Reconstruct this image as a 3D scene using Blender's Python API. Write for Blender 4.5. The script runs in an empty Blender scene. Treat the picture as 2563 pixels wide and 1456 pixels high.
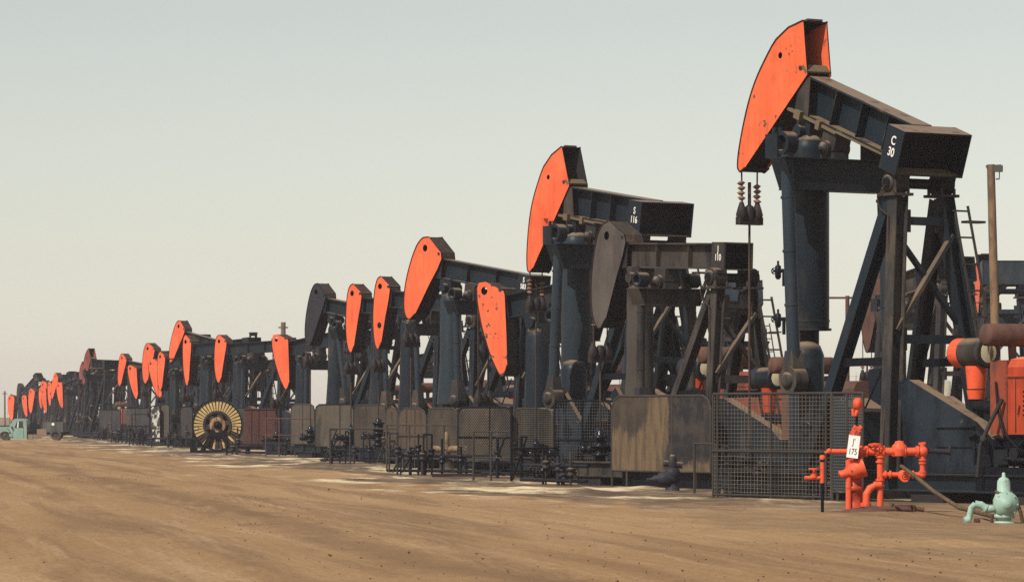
import bpy, math, random
from mathutils import Vector, Matrix
from mathutils.geometry import tessellate_polygon
random.seed(7)
R = math.radians
S = bpy.context.scene
COL = S.collection

# ---------------------------------------------------------------- camera, sky, sun, exposure
EYE = 2.1
FPX, CX, HZ = 10000.0, 1281.5, 1040.0           # long telephoto: focal length in units of a 2563 wide frame
cd = bpy.data.cameras.new('camera'); cam = bpy.data.objects.new('camera', cd); COL.objects.link(cam)
cd.sensor_width = 36.0; cd.lens = 36.0 * FPX / 2563.0
cd.shift_y = (HZ - 728.0) / 2563.0
cd.clip_start = 1.0; cd.clip_end = 9000.0
cam.location = (0, 0, EYE); cam.rotation_euler = (R(90), 0, 0)
S.camera = cam

SUN_EL, SUN_DIR = 46.0, (-0.64, -0.768)           # horizontal direction towards the sun
az = math.atan2(SUN_DIR[0], SUN_DIR[1])          # clockwise from +Y
W = bpy.data.worlds.new("World"); S.world = W; W.use_nodes = True
nt = W.node_tree; nt.nodes.clear()
sky = nt.nodes.new('ShaderNodeTexSky'); sky.sky_type = 'NISHITA'; sky.sun_disc = False
sky.sun_elevation = R(SUN_EL); sky.sun_rotation = az
sky.air_density = 1.2; sky.dust_density = 0.35; sky.ozone_density = 1.0
tint = nt.nodes.new('ShaderNodeMix'); tint.data_type = 'RGBA'; tint.blend_type = 'MULTIPLY'; tint.inputs[0].default_value = 1.0
tint.inputs[7].default_value = (1.0, 1.0, 0.955, 1)
bg = nt.nodes.new('ShaderNodeBackground'); bg.inputs[1].default_value = 0.093
wo = nt.nodes.new('ShaderNodeOutputWorld')
hsv = nt.nodes.new('ShaderNodeHueSaturation'); hsv.inputs['Saturation'].default_value = 0.38; hsv.inputs['Value'].default_value = 1.06   # dusty, washed-out air
nt.links.new(sky.outputs[0], hsv.inputs['Color']); nt.links.new(hsv.outputs[0], tint.inputs[6]); nt.links.new(tint.outputs[2], bg.inputs[0]); nt.links.new(bg.outputs[0], wo.inputs[0])
sd = bpy.data.lights.new('sun', 'SUN'); sd.energy = 4.7; sd.angle = R(0.5); sd.color = (1.0, 0.95, 0.87)
so = bpy.data.objects.new('sun', sd); COL.objects.link(so)
sv = Vector((SUN_DIR[0] * math.cos(R(SUN_EL)), SUN_DIR[1] * math.cos(R(SUN_EL)), math.sin(R(SUN_EL))))
so.rotation_euler = sv.to_track_quat('Z', 'Y').to_euler(); so.location = (-40, -40, 80)
S.view_settings.view_transform = 'Standard'; S.view_settings.look = 'None'
S.view_settings.exposure = 0.0; S.view_settings.gamma = 1.0; S.view_settings.use_curve_mapping = False
S.cycles.max_bounces = 5; S.cycles.volume_bounces = 0; S.cycles.diffuse_bounces = 3; S.cycles.glossy_bounces = 2
S.cycles.sample_clamp_indirect = 4.0; S.cycles.use_denoising = False

# ---------------------------------------------------------------- materials
def newmat(name):
    m = bpy.data.materials.new(name); m.use_nodes = True
    n = m.node_tree; n.nodes.clear()
    out = n.nodes.new('ShaderNodeOutputMaterial'); b = n.nodes.new('ShaderNodeBsdfPrincipled')
    n.links.new(b.outputs[0], out.inputs[0])
    return m, n, b
def coords(n, scale=(1, 1, 1)):
    tc = n.nodes.new('ShaderNodeTexCoord'); oi = n.nodes.new('ShaderNodeObjectInfo')
    mu = n.nodes.new('ShaderNodeMath'); mu.operation = 'MULTIPLY'; mu.inputs[1].default_value = 40.0
    n.links.new(oi.outputs['Random'], mu.inputs[0])
    ad = n.nodes.new('ShaderNodeVectorMath'); ad.operation = 'ADD'
    n.links.new(tc.outputs['Object'], ad.inputs[0]); n.links.new(mu.outputs[0], ad.inputs[1])
    mp = n.nodes.new('ShaderNodeVectorMath'); mp.operation = 'MULTIPLY'; mp.inputs[1].default_value = scale
    n.links.new(ad.outputs[0], mp.inputs[0])
    return mp.outputs[0]
def noise(n, v, sc, det=6, rough=.6, dist=0.0):
    t = n.nodes.new('ShaderNodeTexNoise'); t.inputs['Scale'].default_value = sc; t.inputs['Detail'].default_value = det
    t.inputs['Roughness'].default_value = rough; t.inputs['Distortion'].default_value = dist
    n.links.new(v, t.inputs['Vector']); return t.outputs[0]
def ramp(n, f, a, b):
    r = n.nodes.new('ShaderNodeMapRange'); r.interpolation_type = 'SMOOTHSTEP'
    r.inputs['From Min'].default_value = a; r.inputs['From Max'].default_value = b
    n.links.new(f, r.inputs['Value']); return r.outputs[0]
def mixc(n, f, a, b, mode='MIX'):
    m = n.nodes.new('ShaderNodeMix'); m.data_type = 'RGBA'; m.blend_type = mode
    for i, x in ((0, f), (6, a), (7, b)):
        if hasattr(x, 'links') or hasattr(x, 'is_linked'): n.links.new(x, m.inputs[i])
        elif i == 0: m.inputs[0].default_value = x
        else: m.inputs[i].default_value = (x[0], x[1], x[2], 1)
    return m.outputs[2]
def mul(n, a, b):
    m = n.nodes.new('ShaderNodeMath'); m.operation = 'MULTIPLY'
    for i, x in enumerate((a, b)):
        if isinstance(x, (int, float)): m.inputs[i].default_value = x
        else: n.links.new(x, m.inputs[i])
    return m.outputs[0]
def paint(name, base, grime, g0=.5, g1=.75, gs=1.6, spot=None, s0=.66, s1=.7, ss=5.0, dust=None, rough=.55, spec=.35, streak=True, amt=1.0, bump=.0):
    """weathered paint: base colour, soft grime, optional sharp spots (rust, chips), optional dust lying on top faces"""
    m, n, b = newmat(name)
    v = coords(n, (1, 1, .35 if streak else 1))
    f = mul(n, ramp(n, noise(n, v, gs, 8, .65), g0, g1), amt)
    c = mixc(n, f, base, grime)
    v2 = coords(n)
    tone = noise(n, v2, .7, 3)
    c = mixc(n, ramp(n, tone, .3, .7), mixc(n, 1.0, c, (.82, .82, .84), 'MULTIPLY'), c)
    if 'orange' in name and 'wellhead' not in name:
        c = mixc(n, mul(n, ramp(n, noise(n, coords(n, (5, 5, .45)), 1.0, 6, .65), .48, .75), .5), c, mixc(n, 1.0, c, (.62, .5, .45), 'MULTIPLY'))
        c = mixc(n, mul(n, ramp(n, noise(n, v2, .9, 6, .7), .5, .72), .45), c, mixc(n, 1.0, c, (1.05, 1.5, 1.7), 'MULTIPLY'))
    if spot:
        c = mixc(n, mul(n, ramp(n, noise(n, v2, ss * 3.1, 6, .7), .6, .8), .5), c, spot)
        c = mixc(n, ramp(n, noise(n, v2, ss, 7, .62), s0, s1), c, spot)
    if dust:
        g = n.nodes.new('ShaderNodeNewGeometry'); sp = n.nodes.new('ShaderNodeSeparateXYZ'); n.links.new(g.outputs['Normal'], sp.inputs[0])
        up = ramp(n, sp.outputs[2], .45, .8)
        c = mixc(n, mul(n, up, ramp(n, noise(n, v2, 2.2, 5), .22, .5)), c, dust)
    n.links.new(c, b.inputs['Base Color'])
    rn = n.nodes.new('ShaderNodeMapRange'); spec = spec * .4 if rough > .3 else spec
    rn.inputs['To Min'].default_value = rough - .1; rn.inputs['To Max'].default_value = min(1, rough + .22)
    n.links.new(f, rn.inputs['Value']); n.links.new(rn.outputs[0], b.inputs['Roughness'])
    b.inputs['Specular IOR Level'].default_value = spec
    if bump:
        bp = n.nodes.new('ShaderNodeBump'); bp.inputs['Strength'].default_value = bump; bp.inputs['Distance'].default_value = .02
        n.links.new(noise(n, v2, 9, 6), bp.inputs['Height']); n.links.new(bp.outputs[0], b.inputs['Normal'])
    return m
DUST = (.2, .135, .085)
M = {}
M['slate'] = paint('slate_paint', (.012, .019, .026), (.045, .04, .034), .52, .78, 1.3, (.11, .105, .095), .71, .76, 7, DUST, .5, .3, bump=.1)
M['slate_dusty'] = paint('dust_patched_slate_paint', (.012, .02, .027), (.1, .078, .055), .54, .62, .75, (.11, .105, .095), .71, .76, 7, DUST, .5, .3, bump=.1)
M['slate2'] = paint('blue_grey_paint', (.022, .033, .043), (.05, .048, .045), .5, .8, 1.1, (.16, .16, .155), .72, .76, 8, DUST, .5, .3, bump=.1)
M['grimy'] = paint('oily_brown_grime', (.06, .05, .042), (.018, .018, .02), .42, .66, 1.1, (.16, .085, .04), .68, .8, 2.5, DUST, .6, .3, bump=.2)
M['greybrown'] = paint('grey_brown_dirt', (.03, .029, .03), (.09, .07, .05), .45, .7, 1.2, (.02, .02, .022), .66, .74, 3, DUST, .6, .3, bump=.2)
M['orange'] = paint('orange_paint', (.88, .14, .055), (.6, .1, .045), .48, .78, 1.0, (.13, .06, .035), .7, .76, 4.2, None, .55, .25)
M['orange_worn'] = paint('worn_orange_paint', (.86, .15, .055), (.4, .085, .04), .52, .8, 1.3, (.1, .06, .045), .61, .67, 3.2, None, .6, .25)
M['orange_spot'] = paint('rust_spotted_orange_paint', (.86, .15, .06), (.7, .13, .06), .55, .8, 1.3, (.075, .05, .045), .585, .615, 3.6, None, .6, .25, streak=False)
M['maroon'] = paint('faded_maroon_paint', (.3, .075, .06), (.17, .06, .05), .4, .7, 1.4, (.08, .04, .04), .6, .7, 4, None, .6, .25)
M['charcoal'] = paint('charcoal_paint', (.032, .031, .038), (.06, .05, .048), .5, .8, 1.2, (.11, .1, .1), .7, .76, 6, None, .6, .25)
M['brownhead'] = paint('grey_brown_head_paint', (.1, .083, .072), (.065, .055, .05), .4, .7, 1.5, (.2, .17, .15), .66, .74, 6, None, .65, .25)
M['black'] = paint('black_steel', (.004, .006, .01), (.012, .012, .013), .5, .8, 2, None, rough=.55, spec=.3)
M['khaki'] = paint('khaki_dusty_steel', (.15, .11, .065), (.06, .05, .04), .5, .75, 3, None, rough=.8, spec=.2)
M['headrim'] = paint('grimy_dark_rim', (.03, .02, .018), (.09, .035, .025), .45, .7, 2, None, rough=.7, spec=.2)
M['inside'] = paint('painted_shade_box_inside', (.004, .007, .012), (.008, .009, .012), .5, .8, 1.5, None, rough=.6, spec=.2)  # near-black colour stands in for shade inside the tail box
M['capgrime'] = paint('rusty_grime', (.05, .037, .03), (.11, .07, .045), .5, .68, 3, (.02, .017, .016), .58, .66, 6, None, .75, .2, streak=False, bump=.3)
M['oil'] = paint('oil_coated_steel', (.008, .011, .016), (.02, .022, .025), .5, .8, 6, (.2, .19, .17), .73, .76, 14, None, .32, .5, streak=False)
M['rust'] = paint('rusty_steel', (.13, .065, .045), (.07, .045, .04), .4, .7, 3, (.22, .13, .08), .66, .74, 8, None, .75, .2, bump=.3)
M['rustred'] = paint('rust_red_primer', (.095, .042, .035), (.055, .032, .028), .4, .75, 1.5, (.25, .11, .08), .68, .75, 5, None, .7, .2, bump=.2)
M['cable'] = paint('dull_cable', (.05, .035, .03), (.09, .06, .04), .4, .7, 5, None, rough=.7, spec=.2)
M['hook'] = paint('dark_greased_hook', (.025, .02, .02), (.06, .045, .038), .48, .75, 5, None, rough=.6, spec=.3)
M['insul'] = paint('dusty_rust_spring', (.26, .14, .1), (.1, .06, .045), .45, .7, 8, None, rough=.6, spec=.3)
M['wire'] = paint('dusty_wire', (.17, .14, .11), (.09, .075, .06), .4, .7, 1.0, (.2, .15, .1), .62, .72, 2, None, .6, .3)
M['darkwire'] = paint('oily_wire', (.07, .075, .08), (.12, .1, .08), .4, .7, .9, None, rough=.5, spec=.4)
M['brownwire'] = paint('brown_expanded_metal', (.1, .078, .058), (.055, .048, .043), .45, .65, .8, None, rough=.7, spec=.2)
M['frame'] = paint('dusty_frame_pipe', (.05, .043, .037), (.14, .11, .075), .55, .75, 1.5, None, rough=.6, spec=.3)
M['tan'] = paint('tan_dusty_steel', (.27, .185, .11), (.13, .09, .06), .45, .7, 3, None, rough=.8, spec=.2)
M['straw'] = paint('straw_yellow_wood', (.52, .36, .15), (.2, .13, .06), .52, .72, 4, (.05, .035, .02), .64, .7, 7, None, .7, .2)
M['hub'] = paint('ochre_hub_paint', (.42, .23, .1), (.1, .06, .04), .42, .56, 4, (.03, .02, .015), .6, .66, 8, None, .7, .2)
M['wood'] = paint('weathered_pole_wood', (.24, .15, .085), (.13, .085, .055), .4, .65, 3, (.07, .045, .03), .66, .72, 6, None, .85, .15)
M['mint'] = paint('mint_green_paint', (.33, .46, .37), (.2, .32, .25), .48, .72, 5, (.15, .11, .07), .6, .68, 8, None, .5, .3, streak=False)
M['mintcar'] = paint('faded_mint_car_paint', (.25, .37, .3), (.22, .25, .21), .5, .8, 1.6, None, rough=.45, spec=.4)
M['red'] = paint('red_hood_paint', (.42, .055, .022), (.22, .035, .018), .5, .78, 2, (.1, .05, .035), .68, .75, 6, (.72, .2, .1), .5, .3)
M['radred'] = paint('dirty_red_radiator_paint', (.27, .06, .03), (.12, .05, .035), .42, .66, 2.5, (.06, .035, .025), .62, .7, 6, None, .6, .3)
M['guardpaint'] = paint('oil_smeared_guard_paint', (.02, .029, .038), (.006, .008, .012), .42, .62, .9, (.13, .12, .105), .66, .72, 3.5, DUST, .5, .3, bump=.15)
M['wellshade'] = paint('wellhead_painted_shade', (.5, .07, .033), (.2, .035, .022), .48, .72, 4, (.1, .03, .02), .62, .7, 9, None, .55, .3, streak=False)  # wellhead paint darkened to put the stack's shade into its colour
M['wellorange'] = paint('wellhead_orange_paint', (.8, .115, .046), (.5, .075, .035), .5, .74, 7, (.2, .05, .025), .62, .7, 9, None, .5, .3, streak=False)
M['lens'] = paint('oily_cream_gauze', (.75, .65, .42), (.16, .11, .05), .52, .62, 4.5, None, rough=.5, spec=.3)
M['cream'] = paint('pale_refinery_paint', (.62, .56, .4), (.5, .45, .36), .4, .7, .4, None, rough=.8, spec=.1)
M['silver'] = paint('speckled_flaking_panel', (.55, .52, .45), (.05, .05, .05), .44, .52, 2.6, None, rough=.7, spec=.2, streak=False)
M['greybed'] = paint('grey_truck_body', (.12, .12, .11), (.06, .055, .05), .4, .7, 1, None, rough=.7, spec=.2)
M['tyre'] = paint('dusty_tyre', (.07, .055, .045), (.15, .11, .075), .4, .7, 3, None, rough=.9, spec=.1)
M['white'] = paint('white_sign_paint', (.84, .8, .72), (.74, .68, .58), .6, .85, 3, None, rough=.6, spec=.2)
M['letter'] = paint('white_lettering_paint', (.8, .77, .68), (.6, .56, .48), .5, .8, 6, None, rough=.7, spec=.2)
M['ink'] = paint('black_lettering_paint', (.012, .012, .014), (.03, .03, .03), .5, .8, 6, None, rough=.7, spec=.2)
M['rope'] = paint('brown_rope', (.13, .09, .055), (.07, .05, .03), .4, .7, 8, None, rough=.9, spec=.1)
M['concrete'] = paint('oil_soaked_concrete', (.03, .027, .025), (.07, .055, .04), .5, .75, 1, None, rough=.8, spec=.2)
def glassmat():
    m, n, b = newmat('window_glass'); b.inputs['Base Color'].default_value = (.02, .03, .035, 1); b.inputs['Roughness'].default_value = .08
    b.inputs['Specular IOR Level'].default_value = .6; return m
M['glass'] = glassmat()
def panelmat(name, base, stain, lo, hi, seam):
    """mesh-backed guard plate: fine weave, run-down oil stain with a shape of its own"""
    m, n, b = newmat(name)
    tc = n.nodes.new('ShaderNodeTexCoord'); o = tc.outputs['Object']
    def sc(vec):
        mp = n.nodes.new('ShaderNodeVectorMath'); mp.operation = 'MULTIPLY'; mp.inputs[1].default_value = vec; n.links.new(o, mp.inputs[0]); return mp.outputs[0]
    big = ramp(n, noise(n, sc((.55, 1, .33)), 1.0, 5, .6, .4), lo, hi)
    drip = ramp(n, noise(n, sc((7, 1, .5)), 1.0, 4, .6), .45, .62)
    dm = n.nodes.new('ShaderNodeMath'); dm.operation = 'MAXIMUM'; n.links.new(big, dm.inputs[0]); n.links.new(mul(n, drip, .35), dm.inputs[1])
    c = mixc(n, dm.outputs[0], base, stain)
    fine = ramp(n, noise(n, sc((30, 30, 45)), 1.0, 3, .7), .35, .65)
    c = mixc(n, mul(n, fine, .45), c, mixc(n, 1.0, c, (.45, .45, .45), 'MULTIPLY'))
    c = mixc(n, ramp(n, noise(n, sc((1.5, 1, 1.5)), 1, 6), .64, .7), c, seam)
    n.links.new(c, b.inputs['Base Color']); b.inputs['Roughness'].default_value = .75; b.inputs['Specular IOR Level'].default_value = .2
    return m
M['panel_tan'] = panelmat('tan_guard_panel', (.15, .1, .06), (.035, .03, .028), .5, .58, (.26, .18, .1))
def stained():
    m, n, b = newmat('oil_stained_guard_panel')
    tc = n.nodes.new('ShaderNodeTexCoord'); o = tc.outputs['Object']; sp = n.nodes.new('ShaderNodeSeparateXYZ'); n.links.new(o, sp.inputs[0])
    def sc(vec):
        mp = n.nodes.new('ShaderNodeVectorMath'); mp.operation = 'MULTIPLY'; mp.inputs[1].default_value = vec; n.links.new(o, mp.inputs[0]); return mp.outputs[0]
    def lin(a, k, c0=0.0):
        q = n.nodes.new('ShaderNodeMath'); q.operation = 'MULTIPLY_ADD'; n.links.new(a, q.inputs[0]); q.inputs[1].default_value = k; q.inputs[2].default_value = c0; return q.outputs[0]
    def add(a, c):
        q = n.nodes.new('ShaderNodeMath'); q.operation = 'ADD'; n.links.new(a, q.inputs[0]); n.links.new(c, q.inputs[1]); return q.outputs[0]
    ed = lin(noise(n, sc((.9, 1, .7)), 1, 5), 1.6, -.8); dr = lin(noise(n, sc((9, 1, .35)), 1, 4), 1.5, -.75)
    x, z = sp.outputs[0], sp.outputs[2]
    right = mul(n, ramp(n, add(lin(x, -1.0, 2.15), ed), -.1, .1), ramp(n, add(add(lin(z, 1.0, -.62), ed), lin(x, .12, -.2)), -.1, .12))
    left = mul(n, mul(n, ramp(n, add(lin(x, 1.0, -2.9), ed), 0, .3), ramp(n, add(add(lin(z, 1.0, -1.62), ed), dr), -.15, .15)), .75)
    f = n.nodes.new('ShaderNodeMath'); f.operation = 'MAXIMUM'; n.links.new(right, f.inputs[0]); n.links.new(left, f.inputs[1])
    base = mixc(n, ramp(n, noise(n, sc((5, 1, .8)), 1, 5), .4, .65), (.15, .102, .058), (.085, .06, .038))
    c = mixc(n, f.outputs[0], base, mixc(n, ramp(n, noise(n, sc((1.5, 1, 1.5)), 1, 5), .4, .65), (.02, .019, .022), (.05, .04, .034)))
    c = mixc(n, ramp(n, noise(n, sc((3, 1, 3)), 1, 6), .66, .72), c, (.06, .045, .035))
    fine = ramp(n, noise(n, sc((30, 30, 45)), 1.0, 3, .7), .35, .65)
    c = mixc(n, mul(n, fine, .4), c, mixc(n, 1.0, c, (.45, .45, .45), 'MULTIPLY'))
    n.links.new(c, b.inputs['Base Color']); b.inputs['Roughness'].default_value = .7; b.inputs['Specular IOR Level'].default_value = .2
    return m
M['panel_stained'] = stained()
M['panel_grey'] = panelmat('grey_brown_guard_panel', (.095, .077, .058), (.042, .037, .033), .52, .68, (.15, .12, .08))
M['panel_brown'] = panelmat('brown_guard_panel', (.09, .064, .042), (.035, .029, .025), .5, .65, (.17, .11, .06))
M['panel_dark'] = panelmat('dark_guard_panel', (.05, .044, .042), (.03, .028, .03), .5, .65, (.08, .06, .05))

# ---------------------------------------------------------------- mesh builder
class MB:
    def __init__(s, T=None): s.v = []; s.f = []; s.m = []; s.sm = []; s.T = T
    def add(s, vs, fs, m=0, smooth=False):
        o = len(s.v)
        s.v += [s.T(*p) for p in vs] if s.T else [tuple(p) for p in vs]
        for f in fs: s.f.append(tuple(i + o for i in f)); s.m.append(m); s.sm.append(smooth)
    def box(s, x0, x1, y0, y1, z0, z1, m=0):
        s.add([(x0, y0, z0), (x1, y0, z0), (x1, y1, z0), (x0, y1, z0), (x0, y0, z1), (x1, y0, z1), (x1, y1, z1), (x0, y1, z1)],
              [(0, 3, 2, 1), (4, 5, 6, 7), (0, 1, 5, 4), (1, 2, 6, 5), (2, 3, 7, 6), (3, 0, 4, 7)], m)
    def bar(s, p, q, w, h, side=(0, 1, 0), m=0, w2=None, h2=None):
        p = Vector(p); q = Vector(q); d = (q - p).normalized(); a = Vector(side); a = (a - d * a.dot(d))
        if a.length < 1e-4: a = d.orthogonal()
        a.normalize(); b = d.cross(a); w2 = w2 or w; h2 = h2 or h
        vs = [p + a * (sx * w / 2) + b * (sy * h / 2) for sx, sy in ((-1, -1), (1, -1), (1, 1), (-1, 1))] + \
             [q + a * (sx * w2 / 2) + b * (sy * h2 / 2) for sx, sy in ((-1, -1), (1, -1), (1, 1), (-1, 1))]
        s.add(vs, [(0, 3, 2, 1), (4, 5, 6, 7), (0, 1, 5, 4), (1, 2, 6, 5), (2, 3, 7, 6), (3, 0, 4, 7)], m)
    def tube(s, p, q, r, r2=None, n=12, m=0, cap=True, mc=None):
        p = Vector(p); q = Vector(q); d = (q - p)
        if d.length < 1e-6: return
        d.normalize(); a = d.orthogonal().normalized(); b = d.cross(a); r2 = r if r2 is None else r2
        c = [(a * math.cos(2 * math.pi * i / n) + b * math.sin(2 * math.pi * i / n)) for i in range(n)]
        A = [p + x * r for x in c]; B = [q + x * r2 for x in c]
        s.add(A + B, [(i, (i + 1) % n, n + (i + 1) % n, n + i) for i in range(n)], m, True)
        if cap:
            s.add(A, [tuple(range(n - 1, -1, -1))], m if mc is None else mc); s.add(B, [tuple(range(n))], m if mc is None else mc)
    def pipe(s, pts, r, n=10, m=0):
        for i in range(len(pts) - 1): s.tube(pts[i], pts[i + 1], r, n=n, m=m)
        for p in pts[1:-1]: s.ball(p, r * 1.02, m, n)
    def ball(s, c, r, m=0, n=12, sz=1.0):
        prof = [(r * math.sin(math.pi * i / 7), -r * sz * math.cos(math.pi * i / 7)) for i in range(8)]
        s.lathe(prof, c, (0, 0, 1), n, m)
    def lathe(s, prof, c, ax=(0, 0, 1), n=16, m=0, smooth=True):
        d = Vector(ax).normalized(); a = d.orthogonal().normalized(); b = d.cross(a); c = Vector(c)
        vs = []
        for r, h in prof:
            for i in range(n):
                t = 2 * math.pi * i / n; vs.append(c + a * (r * math.cos(t)) + b * (r * math.sin(t)) + d * h)
        fs = []
        for j in range(len(prof) - 1):
            for i in range(n): fs.append((j * n + i, j * n + (i + 1) % n, (j + 1) * n + (i + 1) % n, (j + 1) * n + i))
        s.add(vs, fs, m, smooth)
        if prof[0][0] > 1e-3: s.add(vs[:n], [tuple(range(n - 1, -1, -1))], m)
        if prof[-1][0] > 1e-3: s.add(vs[-n:], [tuple(range(n))], m)
    def ring(s, c, ax, ro, ri, w, n=16, m=0, m_in=None):
        d = Vector(ax).normalized(); a = d.orthogonal().normalized(); b = d.cross(a); c = Vector(c)
        L = []
        for r, h in ((ro, -w / 2), (ro, w / 2), (ri, w / 2), (ri, -w / 2)):
            L.append([c + a * (r * math.cos(2 * math.pi * i / n)) + b * (r * math.sin(2 * math.pi * i / n)) + d * h for i in range(n)])
        for k in range(4):
            A, B = L[k], L[(k + 1) % 4]
            s.add(A + B, [(i, (i + 1) % n, n + (i + 1) % n, n + i) for i in range(n)], m_in if (k == 2 and m_in is not None) else m, k in (0, 2))
    def prism(s, poly, y0, y1, m0=0, m1=0, me=0, hole=None):
        """poly in the x-z plane extruded along y; m0 / m1 materials of the y0 / y1 faces, me of the edge"""
        loops = [[Vector((x, z, 0)) for x, z in poly]]
        if hole: loops.append([Vector((hole[0] + hole[2] * math.cos(-2 * math.pi * i / 12), hole[1] + hole[2] * math.sin(-2 * math.pi * i / 12), 0)) for i in range(12)])
        flat = [p for l in loops for p in l]; tri = tessellate_polygon(loops) if hole else [tuple(range(len(poly)))]
        n = len(flat)
        for y, mm in ((y0, m0), (y1, m1)):
            s.add([(p.x, y, p.y) for p in flat], [tuple(t) for t in tri], mm)
        o = 0
        for l in loops:
            k = len(l)
            s.add([(p.x, y0, p.y) for p in l] + [(p.x, y1, p.y) for p in l], [(i, (i + 1) % k, k + (i + 1) % k, k + i) for i in range(k)], me)
    def build(s, name, mats, parent=None, label=None):
        me = bpy.data.meshes.new(name); me.from_pydata([tuple(v) for v in s.v], [], s.f)
        if not isinstance(mats, (list, tuple)): mats = [mats]
        for m in mats: me.materials.append(M[m] if isinstance(m, str) else m)
        me.polygons.foreach_set('material_index', s.m); me.polygons.foreach_set('use_smooth', s.sm)
        me.update()
        o = bpy.data.objects.new(name, me); COL.objects.link(o)
        if parent: o.parent = parent
        if label: o['label'] = label
        return o
def thing(name, label, cat, loc, rz=0.0, group=None):
    o = bpy.data.objects.new(name, None); COL.objects.link(o); o.location = loc; o.rotation_euler = (0, 0, rz)
    o.empty_display_size = .3
    o['label'] = label; o['category'] = cat
    if group: o['group'] = group
    return o
def wpos(px, Z): return (px - CX) / FPX * Z
def zpos(py, Z): return EYE + (HZ - py) / FPX * Z
def text(body, mat, parent, mtx, size, width=.8, bold=.01, name='lettering', lines=.95):
    c = bpy.data.curves.new(name, 'FONT'); c.body = body; c.align_x = 'CENTER'; c.align_y = 'CENTER'; c.size = size; c.extrude = .003
    c.offset = bold; c.space_line = lines
    c.materials.append(M[mat]); tmp = bpy.data.objects.new(name, c); COL.objects.link(tmp)
    dg = bpy.context.evaluated_depsgraph_get(); me = bpy.data.meshes.new_from_object(tmp.evaluated_get(dg)); me.name = name
    bpy.data.objects.remove(tmp); bpy.data.curves.remove(c)
    o = bpy.data.objects.new(name, me); COL.objects.link(o); o.parent = parent
    if not me.materials: me.materials.append(M[mat])
    o.matrix_local = mtx @ Matrix.Diagonal((width, 1, 1, 1))
    return o

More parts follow.
